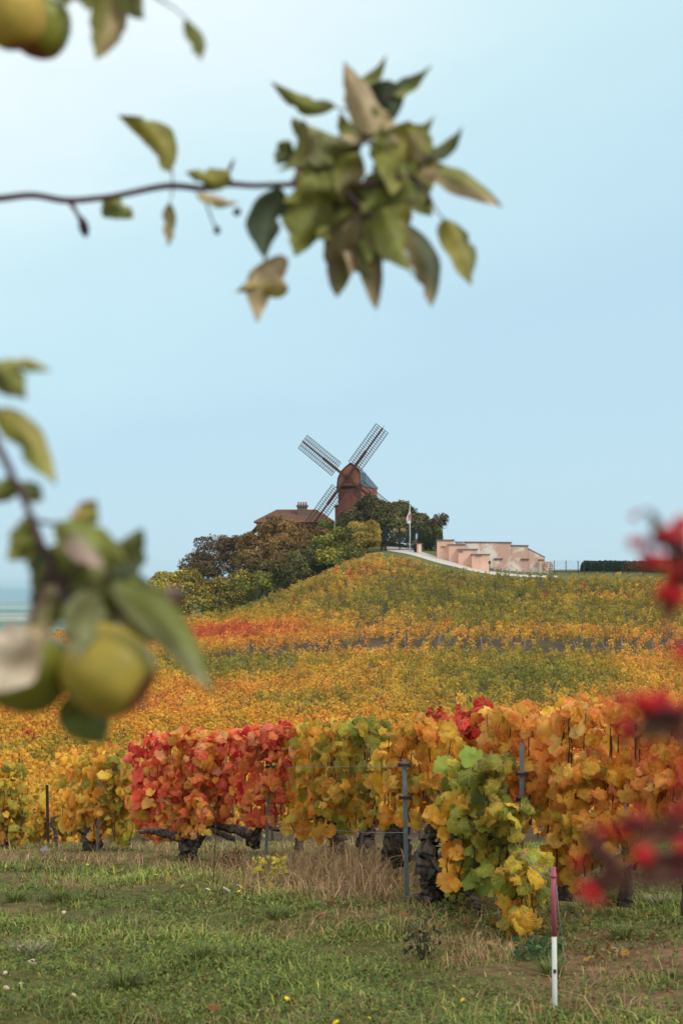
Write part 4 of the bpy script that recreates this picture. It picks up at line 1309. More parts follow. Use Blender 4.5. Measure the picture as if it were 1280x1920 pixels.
NV('grape_vine', 'tall golden vine just behind the steel post next to the old dark trunk', (742, 13.6),
   [(790, 1425, 66, 78, 12.0, S_A * .5, C_GOLD + C_GOLD + C_OLIV[:1]), (800, 1500, 60, 45, 11.8, S_A * .5, C_GOLD + C_OLIV), (735, 1470, 40, 60, 12.6, S_A * .5, C_GOLD + C_OLIV[:2])],
   [[(742, 1618, 13.8, .115), (738, 1580, 13.6, .12), (748, 1545, 13.6, .10), (760, 1510, 13.5, .06), (770, 1470, 13.3, .03)], [(746, 1560, 13.6, .06), (722, 1520, 13.6, .05), (700, 1500, 13.7, .03)]], 9, 302, 3.9, .112)
NV('grape_vine', 'olive and gold vine between the two steel posts, with a stubby dark trunk', (690, 15),
   [(685, 1430, 56, 80, 14.0, S_A, C_OLIV + C_GREEN[:3] + C_GOLD[:1]), (680, 1505, 56, 42, 14.0, S_A, C_OLIV + C_GOLD[:3])],
   [[(690, 1605, 15, .10), (686, 1570, 15, .09), (690, 1535, 15, .07), (700, 1500, 15, .04)]], 8, 303, 4.0, .108)
NV('grape_vine', 'olive gold vine whose lower leaves have turned amber beside the post near the red vine', (632, 15.6),
   [(590, 1430, 52, 82, 14.8, S_A, C_OLIV + C_YG + C_GOLD[:2]), (585, 1515, 50, 46, 14.8, S_A, C_GOLD + C_OLIV[:2] + [lin(216, 128, 48)]), (645, 1500, 26, 55, 14.8, S_A, C_OLIV)],
   [[(634, 1598, 15.6, .11), (628, 1565, 15.6, .10), (622, 1540, 15.5, .07), (600, 1528, 15.3, .05), (560, 1540, 15.2, .035)], [(630, 1550, 15.5, .06), (655, 1520, 15.3, .05), (680, 1512, 15.2, .03)]], 9, 304, 4.0, .108)
NV('grape_vine', 'scarlet vine with crimson crown touching the post between red and olive leaves', (462, 16.4),
   [(470, 1425, 74, 62, 16.0, S_A * .6, C_RED + C_RED + C_RORG), (465, 1496, 74, 46, 16.0, S_A * .6, C_RORG + C_RED[:3]), (505, 1395, 34, 32, 15.7, 0, C_CRIM + C_RED)],
   [[(480, 1580, 16.4, .09), (470, 1565, 16.4, .08), (440, 1555, 16.4, .06), (405, 1548, 16.3, .05), (370, 1550, 16.3, .045)], [(478, 1570, 16.4, .06), (490, 1545, 16.3, .055), (520, 1555, 16.2, .035), (545, 1550, 16.2, .03)]], 11, 305, 4.0, .108)
NV('grape_vine', 'red and orange vine with a forked gnarled trunk, second of the two flaming ones', (352, 16.2),
   [(280, 1450, 40, 72, 16.8, S_A * .6, C_RED + C_RORG), (335, 1450, 48, 84, 16.6, S_A * .6, C_RORG + C_GOLD[:3] + C_RED[:2]), (320, 1534, 74, 36, 16.5, S_A * .6, C_RORG + C_GOLD[:2] + C_OLIV[:1]), (380, 1420, 40, 50, 16.5, 0, C_GOLD[:2] + C_RORG + C_RED[:2]), (385, 1500, 40, 50, 16.5, 0, C_RORG + C_RED[:3])],
   [[(352, 1620, 16.2, .11), (352, 1590, 16.2, .10), (348, 1572, 16.2, .08), (325, 1565, 16.2, .06), (290, 1558, 16.3, .045), (262, 1560, 16.3, .03)],
    [(354, 1600, 16.2, .06), (362, 1570, 16.15, .065), (385, 1556, 16.1, .055), (410, 1562, 16.1, .04), (440, 1575, 16.1, .03)], [(358, 1606, 16.1, .05), (378, 1572, 16.1, .05), (384, 1556, 16.1, .04)]], 12, 306, 4.0, .108)
NV('grape_vine', 'gold and olive vine with a thick black stump beside the galvanised post', (173, 20),
   [(190, 1470, 58, 60, 20, -.01, C_OLIV + C_GOLD), (165, 1530, 50, 40, 20, -.01, C_GOLD + C_OLIV[:2]), (225, 1510, 30, 70, 19.5, 0, C_OLIV + C_YG)],
   [[(173, 1592, 20, .13), (172, 1565, 20, .14), (176, 1545, 20, .09)], [(172, 1552, 20, .06), (155, 1560, 20, .045), (146, 1556, 20, .03)], [(190, 1555, 20, .05), (210, 1560, 20, .05), (228, 1570, 20, .03)]], 8, 307, 3.8, .115)
NV('grape_vine', 'yellow green vine standing alone at the edge of the frame by the dark rusty post', (14, 22),
   [(20, 1490, 34, 62, 22, 0, C_YG + C_OLIV + C_GREEN[2:4]), (18, 1550, 30, 36, 22, 0, C_GOLD + C_OLIV + [lin(200, 130, 50)])],
   [[(8, 1590, 22, .06), (14, 1560, 22, .05), (18, 1525, 22, .03), (17, 1490, 22, .02)]], 5, 308, 3.8, .115)
NV('grape_vine', 'low yellow vine with a thin crooked trunk leaning on the dark rusty post', (105, 24.5),
   [(95, 1545, 44, 36, 25.5, 0, C_YG + C_GOLD[:2]), (60, 1560, 20, 26, 26, 0, C_YG), (120, 1530, 30, 46, 26, 0, C_YG + C_GOLD[:2])],
   [[(105, 1580, 24.3, .07), (105, 1560, 24.3, .045), (96, 1545, 24.3, .035), (100, 1533, 24.3, .03), (110, 1530, 24.3, .02)]], 5, 309, 3.8, .115)
NV('grape_vine', 'peach coloured vine around the dark post, behind the green drooping vine', (955, 13),
   [(955, 1400, 64, 72, 12.3, -.008, C_PEACH + C_GOLD), (965, 1490, 54, 60, 12.0, -.008, C_GOLD + C_PEACH[:2] + C_OLIV[:2])],
   [[(965, 1640, 12.6, .08), (968, 1580, 12.6, .07), (975, 1530, 12.5, .05)]], 8, 310, 3.9, .112)
NV('grape_vine', 'broad orange vine directly above the striped stake', (1060, 11.2),
   [(1055, 1395, 62, 80, 11.6, -.008, C_PEACH + C_GOLD[:2]), (1065, 1500, 66, 70, 11.2, -.008, C_GOLD + C_OLIV[:2] + C_PEACH[:2]), (1080, 1590, 56, 56, 10.8, -.006, C_GOLD + C_OLIV[:2] + [lin(220, 138, 56)])],
   [[(1060, 1690, 11.2, .07), (1056, 1640, 11.2, .06), (1068, 1590, 11.1, .06), (1080, 1540, 11, .04)]], 9, 311, 3.9, .112)
NV('grape_vine', 'orange vine hanging low behind the blurred red berries', (1170, 10.8),
   [(1165, 1400, 62, 82, 11.0, -.008, C_PEACH + C_GOLD[:1]), (1170, 1500, 62, 66, 10.7, -.008, C_PEACH + C_GOLD + C_OLIV[:1]), (1150, 1580, 54, 54, 10.5, -.006, C_GOLD + C_PEACH[:2])],
   [[(1170, 1700, 10.8, .07), (1172, 1640, 10.8, .06), (1180, 1570, 10.7, .06)], [(1175, 1590, 10.6, .05), (1210, 1555, 10.4, .04), (1250, 1540, 10.2, .035), (1300, 1535, 10, .03)]], 9, 312, 3.9, .112)
NV('grape_vine', 'orange and pink vine cut by the frame edge behind the berries', (1290, 10.1),
   [(1255, 1390, 56, 76, 10.4, -.008, C_PEACH + C_RORG[:2]), (1262, 1480, 54, 56, 10.2, -.008, C_PEACH + C_GOLD[:2]), (1340, 1440, 60, 110, 9.8, -.006, C_PEACH + C_GOLD)],
   [[(1290, 1720, 10.1, .07), (1292, 1640, 10.1, .06), (1300, 1560, 10, .06)]], 8, 313, 3.9, .112)
NV('grape_vine', 'orange vine topped with a few bright crimson shoots at the crest of the near rows', (870, 14.5),
   [(865, 1400, 60, 58, 13.6, -.01, C_PEACH + C_GOLD), (880, 1470, 60, 50, 13.4, -.01, C_GOLD + C_OLIV[:1]), (816, 1372, 18, 32, 13.2, 0, C_CRIM + C_RED[:2]), (905, 1345, 16, 26, 13.0, 0, C_CRIM), (885, 1360, 14, 12, 13.0, 0, C_CRIM)],
   [[(870, 1650, 14.5, .08), (872, 1590, 14.5, .07), (880, 1530, 14.4, .05)]], 8, 314, 3.9, .112)
NV('grape_vine', 'orange green vine at the back of the orange row, seen between dark post tops', (1010, 15),
   [(1000, 1375, 70, 46, 14.2, -.01, C_PEACH + C_OLIV[:1]), (1110, 1360, 60, 40, 13.4, -.01, C_PEACH + C_OLIV[:1])],
   [[(1040, 1640, 14.6, .08), (1042, 1560, 14.6, .07), (1050, 1480, 14.4, .04)]], 6, 315, 3.9, .112)
NV('grape_vine', 'amber vine seen in the gap between the red vine and the stump', (240, 23),
   [(225, 1440, 50, 34, 22, -.01, C_GOLD + C_RORG[:2]), (150, 1450, 40, 36, 23, -.01, C_GOLD + C_OLIV[:1])],
   [[(240, 1585, 23, .07), (238, 1540, 23, .06), (230, 1480, 23, .03)]], 5, 316, 3.8, .115)
NV('grape_vine', 'olive vine filling the second row behind the amber leaves and steel posts', (560, 18.5),
   [(560, 1440, 60, 56, 17.6, -.01, C_OLIV + C_YG), (650, 1410, 60, 50, 17, -.01, C_OLIV + C_GOLD[:2]), (620, 1490, 70, 40, 17.4, -.01, C_OLIV)],
   [[(560, 1600, 18.5, .08), (562, 1550, 18.5, .07), (570, 1500, 18.3, .04)]], 6, 317, 3.9, .112)

# ------------------------------------------------------------------ posts, stake, wires
def angle_post(h, lean_to, label, loc, mat, clips=(), group=None, w=.034):
    e = empty('vine_post', loc)
    tag(e, label, 'post', group)
    mb = MB()
    tx, ty = lean_to
    prof_ = [(-w / 2, 0), (w / 2, 0), (w / 2, w * .2), (-w * .28, w * .2), (-w * .28, w), (-w / 2, w)]
    n = len(prof_)
    vs = [(x, y, -.3) for x, y in prof_] + [(x + tx, y + ty, h) for x, y in prof_]
    mb.add(vs, [tuple(range(n - 1, -1, -1)), tuple(range(n, 2 * n))] + [(i, (i + 1) % n, (i + 1) % n + n, i + n) for i in range(n)])
    mb.build('post', mat, e)
    for z_ in clips:
        f_ = z_ / h
        mb = MB(); mb.box(-.04, .04, -.018, -.004, -.011, .011); mb.box(-.05, -.034, -.026, .008, -.017, .017); mb.box(.034, .05, -.026, .008, -.017, .017)
        mb.build('wire_clip', M_DARKSTEEL, e, (tx * f_, ty * f_, z_))
    return e
def post_by(px0, py0, px1, py1, Y, **k):
    b_ = at(px0, py0, Y); g = gz(b_.x, Y); b_.z = g
    tp = at(px1, py1, Y)
    return angle_post(tp.z - g, (tp.x - b_.x, 0), loc=b_, **k), tp
pA, tA = post_by(764, 1684, 757.5, 1424, 11.1, label='steel vine post with two dark clips, standing clear in front of the golden leaves', mat=M_GALV, clips=(.80, 1.05), group='steel posts of the near vines')
pB, tB = post_by(495, 1617, 507, 1430, 15.5, label='leaning steel vine post at the edge between the scarlet and the olive vine', mat=M_GALV, clips=(.83, 1.06), group='steel posts of the near vines')
pC, tC = post_by(180, 1592, 190, 1446, 19.6, label='leaning steel vine post in front of the thick black stump', mat=M_GALV, clips=(.72, 1.03), group='steel posts of the near vines')
post_by(677, 1606, 680.5, 1400, 14.6, label='thin steel vine post half covered by olive leaves', mat=M_GALV, clips=(1.08,), group='steel posts of the near vines', w=.03)
post_by(976, 1625, 978, 1394, 11.4, label='dark steel vine post with two clips amid the peach coloured leaves', mat=M_GALV, clips=(.78, .98), group='steel posts of the near vines')
post_by(1176, 1640, 1172, 1384, 12.4, label='steel vine post whose top shows under the blurred berry leaves', mat=M_GALV, clips=(1.03,), group='steel posts of the near vines')
post_by(92, 1582, 88.5, 1472, 24.6, label='dark rusty post beside the crooked thin vine', mat=M_DARKSTEEL, group='steel posts of the near vines', w=.05)

M_PINK = material('faded_red_paint', lin(176, 84, 104), 0.55, 0.35, var=0.14, scale=9, bump=0.1)
M_STAKEW = material('white_stake_paint', lin(214, 212, 202), 0.6, 0.3, var=0.07, scale=9, bump=0.1)
Yst = 7.25
sb_ = at(1039.5, 1890, Yst); sb_.z = gz(sb_.x, Yst)
stk = empty('marker_stake', sb_)
tag(stk, 'slim marker stake, white below and faded red above, at the end of the vine row', 'stake')
hS = at(1037, 1626, Yst).z - sb_.z; dS = at(1037, 1626, Yst).x - sb_.x
f1 = (at(1039, 1756, Yst).z - sb_.z) / hS
def sp_t(f_): return (dS * f_, 0, hS * f_)
mb = MB(); mb.tube([(0, 0, -.25), sp_t(f1)], [.0125, .0125], 12); mb.build('white_section', M_STAKEW, stk, smooth=True)
mb = MB(); mb.tube([sp_t(f1 + .001), sp_t(1)], [.0128, .0125], 12); mb.build('red_section', M_PINK, stk, smooth=True)
mb = MB(); mb.tube([sp_t(.93), sp_t(.95)], [.0165, .0165], 12); mb.build('collar', M_PINK, stk, smooth=True)
mb = MB(); mb.box(-.008, .006, -.018, -.010, -.008, .010); mb.build('nail_hole', M_DARKSTEEL, stk, sp_t(.29))

def wire(label, pts, r_=.0022, sag=.01):
    P = [Vector(p) for p in pts]
    fine = []
    for a, b_ in zip(P[:-1], P[1:]):
        for k in range(8):
            t_ = k / 8
            fine.append(a.lerp(b_, t_) - Vector((0, 0, sag * 4 * t_ * (1 - t_))))
    fine.append(P[-1])
    mb = MB(); mb.tube(fine, r_, 5)
    o = mb.build('trellis_wire', M_WIRE, None, smooth=True)
    tag(o, label, 'wire', 'trellis wires of the near vines')
wire('straight upper trellis wire from the leaning post to the clear steel post', [tB - Vector((0, .03, .04)), at(680, 1436, 13.2), tA - Vector((0, .03, .05))], .0022)
wire('upper trellis wire in front of the red vine up to the leaning post', [tC - Vector((0, .03, .03)), at(330, 1432, 17), tB - Vector((0, .03, .045))], .0028)
wire('low trellis wire running past the dark trunks between two steel posts', [at(498, 1553, 15.4), at(620, 1556, 14), at(761, 1561, 11.05)], .0022)
wire('slack pale wire looping from the drooping green vine to the striped stake', [at(960, 1570, 10.4), at(985, 1608, 9), at(1010, 1632, 8), at(1036, 1645, 7.25)], .0028, .02)
wire('second slack wire from the drooping green vine to the top of the striped stake', [at(968, 1580, 10.3), at(1000, 1612, 8.6), at(1020, 1624, 7.8), at(1036, 1638, 7.25)], .0025, .015)
wire('thin guy wire slanting from the striped stake down into the grass', [at(1040, 1640, 7.25), at(1048, 1720, 7.2), at(1060, 1810, 7.2)], .0018, .0)

# ------------------------------------------------------------------ turf
def gsample(n, y0, y1):
    Yq = np.sqrt(rng.uniform(y0 * y0, y1 * y1, n))
    return rng.uniform(-.27, .27, n) * Yq + rng.uniform(-.4, .4, n), Yq
Xg = []; Yg = []
for n, a, b_ in ((230000, 6.2, 11.5), (120000, 11.5, 16), (70000, 16, 30)):
    x_, y_ = gsample(n, a, b_); Xg.append(x_); Yg.append(y_)
Xg = np.concatenate(Xg); Yg = np.concatenate(Yg)
Zg = height(Xg, Yg)
GPX, GPY = to_px(Xg, Yg, Zg)
P2 = np.stack([Xg, Yg], -1)
gg = lambda cx, cy, sx, sy: np.exp(-((GPX - cx) / sx) ** 2 - ((GPY - cy) / sy) ** 2)
dry = np.clip(1.0 * gg(660, 1650, 120, 45) + .75 * gg(560, 1640, 130, 40) + .6 * gg(250, 1605, 220, 28) + .6 * gg(920, 1790, 90, 60) + .25 * gg(1160, 1840, 170, 90) + .35 * gg(800, 1720, 100, 40) + .10 * sn(P2, 2.2, 71), 0, 1)
dens = .66 + .75 * sn(P2, 1.3, 72) + .62 * sn(P2, 5.5, 73)
bare_ = gg(60, 1700, 110, 30) + .8 * gg(40, 1850, 60, 60) + .7 * gg(1190, 1800, 130, 60) + .6 * gg(760, 1860, 60, 50) + .8 * gg(150, 1880, 60, 20) + .5 * gg(1120, 1700, 120, 40)
dens = dens - .62 * bare_
keep = rng.random(len(Xg)) < np.clip(dens, .05, 1)
Xg, Yg, Zg, GPX, GPY, dry, P2 = [a[keep] for a in (Xg, Yg, Zg, GPX, GPY, dry, P2)]
n = len(Xg)
isdry = rng.random(n) < dry * .7
tuft = np.clip(sn(P2, 3.2, 74), -1, 1.2)
hgt = np.where(isdry, rng.gamma(2.2, .028, n), rng.gamma(3.2, .0085, n) * (1 + .75 * tuft)) * np.where(GPY < 1690, 1.25, 1.0)
tall_m = (np.exp(-((GPX - 655) / 90) ** 2 - ((GPY - 1650) / 40) ** 2) > rng.random(n)) & isdry
hgt = np.where(tall_m, hgt * 1.9, hgt)
hgt = np.clip(hgt, .015, .42)
az = rng.uniform(0, 6.283, n) + .6 * sn(P2, 2.0, 75)
lean = np.abs(rng.normal(0, .8, n)) + .3
wd = rng.uniform(.0022, .005, n) * np.where(isdry, .65, 1) * np.interp(Yg, [7, 20], [1, 1.9])
dirx, diry = np.cos(az), np.sin(az)
gcol = 1.32 * pick([lin(106, 122, 50), lin(128, 136, 60), lin(90, 108, 48), lin(146, 144, 68), lin(76, 92, 44), lin(124, 112, 60)], n, None, .17)
dcol = pick([lin(186, 152, 108), lin(162, 122, 90), lin(206, 172, 128), lin(150, 128, 78), lin(140, 96, 72)], n, [3, 3, 1.5, 2, 1], .15)
bc = np.where(isdry[:, None], dcol, gcol * (1 + .22 * sn(P2, 1.7, 76)[:, None]))
bc = np.clip(bc, .008, .8)
base = np.stack([Xg, Yg, Zg - .01], -1)
side = np.stack([-diry, dirx, 0 * dirx], -1) * wd[:, None]
fwd = np.stack([dirx, diry, 0 * dirx], -1)
mid = base + fwd * (hgt * lean * .35)[:, None] + np.array([0, 0, 1]) * (hgt * .62)[:, None]
tip = base + fwd * (hgt * lean * 1.0)[:, None] + np.array([0, 0, 1]) * (hgt * np.clip(1.02 - .25 * lean, .35, 1))[:, None]
Vb = np.stack([base - side, base + side, mid + side * .75, mid - side * .75, tip], 1).reshape(-1, 3)
k5 = np.arange(n)[:, None] * 5
Tb = np.concatenate([k5 + np.array([[0, 1, 2]]), k5 + np.array([[0, 2, 3]]), k5 + np.array([[3, 2, 4]])])
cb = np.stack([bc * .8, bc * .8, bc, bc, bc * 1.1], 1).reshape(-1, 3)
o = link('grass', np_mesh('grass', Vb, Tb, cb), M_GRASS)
tag(o, 'short turf with dry seeding grass below the vines', None, None, 'stuff')
# broad low weeds among the grass
nW = 52000
x_, y_ = gsample(nW, 6.2, 15)
px_, py_ = to_px(x_, y_, height(x_, y_))
p2 = np.stack([x_, y_], -1)
w_ = .52 + .55 * sn(p2, 2.4, 81) + .35 * np.clip((py_ - 1760) / 120, -1, 1) - .9 * np.exp(-((px_ - 60) / 90) ** 2 - ((py_ - 1700) / 26) ** 2)
kp = rng.random(nW) < np.clip(w_, 0, 1)
x_, y_, p2 = x_[kp], y_[kp], p2[kp]; nW = len(x_)
P3 = np.stack([x_, y_, height(x_, y_) + rng.uniform(.008, .055, nW)], -1)
nr = rand_dirs(nW) * .7 + np.array([0, -.15, .9]); nr /= np.linalg.norm(nr, axis=1, keepdims=True)
Vv, Ff, c4 = leaf_quads(P3, nr, rng.uniform(.014, .040, nW), pick([lin(98, 112, 52), lin(112, 122, 58), lin(84, 96, 46), lin(128, 130, 62), lin(116, 98, 62)], nW, [3, 3, 3, 2, 1], .18), .62, .12)
o = link('ground_weeds', np_mesh('ground_weeds', Vv, Ff, c4), M_GRASS)
tag(o, 'low broad leaved weeds growing through the turf', None, None, 'stuff')

def tuft_plant(name, label, cat, px, py, n, h, spread, palette, wid, seed, leafy=False, group=None):
    r = np.random.default_rng(seed)
    Y0 = depth_at(px, py); b_ = gpt(px, Y0)
    root = empty(name, b_)
    tag(root, label, cat, group)
    a_ = r.uniform(0, 6.283, n); rad = spread * np.sqrt(r.uniform(0, 1, n))
    bx_ = np.stack([np.cos(a_) * rad, np.sin(a_) * rad, 0 * a_], -1)
    if leafy:
        P = bx_ + np.stack([0 * a_, 0 * a_, h * r.uniform(.1, 1, n)], -1)
        nr_ = rand_dirs(n, r) * .7 + np.array([0, -.4, .6]); nr_ /= np.linalg.norm(nr_, axis=1, keepdims=True)
        Vv, Ff, c4 = leaf_quads(P, nr_, wid * r.uniform(.6, 1.4, n), pick(palette, n, None, .12, r), .75, .15, r)
        link('foliage', np_mesh('foliage', Vv, Ff, c4), M_GRASS, root)
    else:
        q_ = np.abs(r.normal(.55, .35, n)); up = np.stack([np.cos(a_) * q_, np.sin(a_) * q_, np.ones(n)], -1) * (h * r.uniform(.6, 1.1, n))[:, None]
        sd = np.stack([-np.sin(a_), np.cos(a_), 0 * a_], -1) * wid
        Vq = np.stack([bx_ * .4 - sd, bx_ * .4 + sd, bx_ * .4 + up * .6 + sd * .8, bx_ * .4 + up * .6 - sd * .8, bx_ + up], 1).reshape(-1, 3)
        k_ = np.arange(n)[:, None] * 5
        link('blades', np_mesh('blades', Vq, np.concatenate([k_ + np.array([[0, 1, 2]]), k_ + np.array([[0, 2, 3]]), k_ + np.array([[3, 2, 4]])]), np.repeat(pick(palette, n, None, .12, r), 5, 0)), M_GRASS, root)['kind'] = 'stuff'
    mb = MB()
    for k in range(7):
        q = k * .9
        mb.tube([(0, 0, -.03), (math.cos(q) * spread * .5, math.sin(q) * spread * .5, h * .75)], [.004, .002], 4)
    mb.build('stem', M_CANE, root)
    return root
TG = [lin(112, 124, 56), lin(130, 136, 66), lin(98, 110, 52)]
tuft_plant('yellow_shoot', 'bright yellow green vine sucker growing in the grass below the leaning post', 'plant', 505, 1648, 110, .20, .17, [lin(214, 196, 62), lin(196, 184, 60), lin(226, 190, 70)], .05, 401, True)
tuft_plant('dock_plant', 'rusty brown seeding dock plant beside the yellow sucker', 'plant', 440, 1640, 170, .24, .16, [lin(112, 60, 46), lin(92, 52, 42), lin(134, 74, 56)], .024, 402, True)
tuft_plant('dark_weed', 'dark withered weed with brown purple leaves below the old trunk', 'plant', 790, 1800, 120, .22, .12, [lin(60, 44, 40), lin(76, 56, 46), lin(72, 84, 46)], .03, 403, True)
tuft_plant('trunk_sucker', 'young green and yellow shoot at the foot of the old dark trunk', 'plant', 852, 1702, 60, .26, .09, [lin(150, 160, 60), lin(206, 190, 70), lin(112, 134, 56)], .05, 404, True)
tuft_plant('leafy_weed', 'dark green leafy weed under the tip of the drooping vine', 'plant', 1010, 1800, 130, .13, .16, [lin(70, 98, 58), lin(58, 84, 52), lin(90, 114, 62)], .04, 405, True)
for k, (px, py, nm) in enumerate(((110, 1690, 'long blades of a grass tuft beside the bare patch of earth'), (30, 1692, 'rounded grass tuft at the edge of the bare patch'), (380, 1800, 'grass tuft in the middle of the open turf'), (60, 1795, 'grass tuft standing beside scattered pale stones'),
                                 (1150, 1690, 'bright grass tuft below the blurred berries'), (1240, 1700, 'pale grass tuft close to the frame edge under the berries'), (1035, 1830, 'green tuft just behind the striped stake'), (1165, 1760, 'spreading tuft on the brown bank past the striped stake'), (230, 1850, 'wispy grass tuft near the bare reddish soil'), (520, 1725, 'green tuft in front of the dry grass'))):
    tuft_plant('grass_tuft', nm, 'grass', px, py, 150, .10, .17, TG if 'pale' not in nm else [lin(170, 160, 130), lin(130, 130, 80)], .0022, 420 + k, group='grass tufts on the turf')
# a thin tall weed stalk in front of the red vine
Y0 = depth_at(400, 1650); b_ = gpt(400, Y0)
ws = empty('weed_stalk', b_); tag(ws, 'thin tall weed stalk rising in front of the scarlet vine', 'weed')
tz = at(404, 1500, Y0) - b_
mb = MB(); mb.tube([(0, 0, -.03), tz * .5 + Vector((.01, 0, 0)), tz], [.005, .004, .002], 5); mb.build('stem', M_CANE, ws)
r = np.random.default_rng(5)
P = np.stack([r.normal(0, .02, 40) + tz.x * .6, r.normal(0, .02, 40), r.uniform(.1, 1, 40) * tz.z], -1)
Vv, Ff, c4 = leaf_quads(P, rand_dirs(40, r), np.full(40, .022), pick([lin(110, 110, 50), lin(140, 120, 60)], 40, None, .1, r), r=r)
link('foliage', np_mesh('foliage', Vv, Ff, c4), M_GRASS, ws)

# flowers, fallen leaves, stones
M_YEL = material('yellow_petals', lin(248, 214, 40), 0.6, 0.2, var=0.06, scale=60)
M_WPET = material('white_florets', lin(232, 226, 212), 0.7, 0.2, var=0.06, scale=60)
mb = MB()
for k in range(12):
    a = k * math.pi / 6
    c_, s_ = math.cos(a), math.sin(a)
    mb.add([(0, 0, 0), (c_ * .012 - s_ * .004, s_ * .012 + c_ * .004, .004), (c_ * .019, s_ * .019, .002), (c_ * .012 + s_ * .004, s_ * .012 - c_ * .004, .004)], [(0, 3, 2, 1)])
mb.lathe([(.006, .001), (.004, .006), (0, .007)], 8)
hd_y = mb.mesh('flower_head')
mb = MB(); mb.tube([(0, 0, 0), (.006, .002, .5), (0, 0, 1)], [.0018, .0015, .0012], 5); st_y = mb.mesh('stem')
mb = MB()
rr = random.Random(4)
for k in range(26):
    a, q = k * 2.4, .006 * math.sqrt(k)
    mb.lathe([(0, .006 - q * .08), (.005, .003 - q * .08), (.0035, -.002 - q * .08)], 5)
    nvv = 15
    mb.v[-nvv:] = [(x + q * math.cos(a), y + q * math.sin(a), z) for x, y, z in mb.v[-nvv:]]
hd_w = mb.mesh('flower_head')
def flower(px, py, kind, label, h, size=1.0):
    Y0 = depth_at(px, py + 14); b_ = gpt(px, Y0)
    tp = at(px, py, Y0); h = max(tp.z - b_.z, .03)
    e = empty('yellow_flower' if kind == 'y' else 'white_flower', b_)
    tag(e, label, 'flower', 'yellow flowers in the turf' if kind == 'y' else 'white flowers in the dry grass')
    s_ = link('stem', st_y, None, e); s_.scale = (1, 1, h)
    if not st_y.materials: st_y.materials.append(MATS['cane_bark'])
    hd = link('flower_head', hd_y if kind == 'y' else hd_w, M_YEL if kind == 'y' else M_WPET, e, (0, 0, h))
    hd.scale = (size,) * 3; hd.rotation_euler = (rr.uniform(.2, .7), rr.uniform(-.3, .3), rr.uniform(0, 6))
for px, py, nm, sz in ((300, 1632, 'yellow flower in the cluster below the forked trunk, topmost', .9), (292, 1640, 'yellow flower at the lower side of the cluster below the forked trunk', .9), (342, 1662, 'yellow flower on the lawn in front of the forked trunk', 1.1), (115, 1613, 'yellow flower standing in the grass below the black stump', .9), (164, 1621, 'flat yellow flower just beyond the stump grass', .9),
                       (12, 1625, 'yellow flower at the frame edge near the yellow green vine', .9), (452, 1664, 'yellow flower beside the white yarrow near the yellow sucker', 1.0), (448, 1671, 'lower yellow flower beside the white yarrow', .9), (562, 1700, 'single yellow flower on the turf in front of the dry grass', 1.0), (538, 1873, 'single large yellow flower on the open turf near the bottom edge', 1.0),
                       (630, 1917, 'yellow flower cut by the bottom edge of the picture', 1.0), (850, 1850, 'bright yellow flower on the turf between dark weed and striped stake', 1.1), (867, 1875, 'small yellow flower below the bright one near the dark weed', .8), (668, 1899, 'tiny yellow flower near the bottom edge', .7), (693, 1910, 'second tiny yellow flower near the bottom edge beside the bare soil', .7), (1167, 1907, 'yellow flower low on the brown bank', .8), (972, 1898, 'yellow flower close to the foot of the striped stake', .7)):
    flower(px, py, 'y', nm, .1, sz)
for px, py, nm, sz in ((617, 1645, 'white yarrow head standing in the dry grass', 1.0), (424, 1667, 'white yarrow head next to two yellow flowers', 1.0), (390, 1667, 'small white yarrow head apart from the larger one', .7), (448, 1660, 'white yarrow head nearest to the rusty dock plant', .6), (716, 1642, 'small white flower in the dry grass by the clear steel post', .5), (594, 1627, 'brownish faded yarrow head above the dry grass', .9)):
    flower(px, py, 'w', nm, .15, sz)
M_STONE = material('pale_stone', lin(212, 190, 162), 0.9, 0.2, var=0.2, scale=40, bump=0.3)
M_GREYST = material('grey_stone', lin(150, 138, 130), 0.9, 0.2, var=0.2, scale=20, bump=0.3)
stn = [stone_mesh(70 + k, .5, .38, .28) for k in range(5)]
rr = random.Random(12)
for px, py, s_, nm in ((40, 1776, .06, 'pale stone beside the tuft, largest of the scatter'), (36, 1784, .04, 'small pale stone touching the larger one on bare earth'), (60, 1808, .06, 'flat pale stone on the bare patch near the frame edge'), (10, 1828, .035, 'pale pebble at the frame edge below the flat stone'), (12, 1856, .04, 'pale pebble low at the frame edge'), (138, 1867, .035, 'single white stone on the reddish bare soil'),
                       (120, 1714, .045, 'pale stone between turf tufts above the open lawn'), (1150, 1782, .055, 'bright white stone on the brown bank past the striped stake'), (803, 1848, .045, 'pale stone beside the dark weed'), (898, 1755, .05, 'tan stone under the cut vine branch'), (662, 1669, .05, 'pale stone lying in the dry grass'), (40, 1846, .03, 'tiny pale stone on the sparse turf'), (672, 1818, .035, 'grey stone on the bare soil strip')):
    Y0 = depth_at(px, py)
    o = link('stone', stn[rr.randrange(5)], M_STONE, None, gpt(px, Y0, .008))
    o.scale = (s_,) * 3; o.rotation_euler = (rr.uniform(-.2, .2), rr.uniform(-.2, .2), rr.uniform(0, 6))
    tag(o, nm, 'stone', 'stones on the turf')
for px, py, s_, nm in ((543, 1632, .16, 'grey weathered stone standing beside the yellow sucker'), (84, 1604, .15, 'dark grey stump stone in the grass below the rusty post')):
    Y0 = depth_at(px, py); o = link('boulder', stone_mesh(90 + px, .4, .35, .6), M_GREYST, None, gpt(px, Y0, .04)); o.scale = (s_,) * 3
    tag(o, nm, 'stone')
rr = random.Random(15)
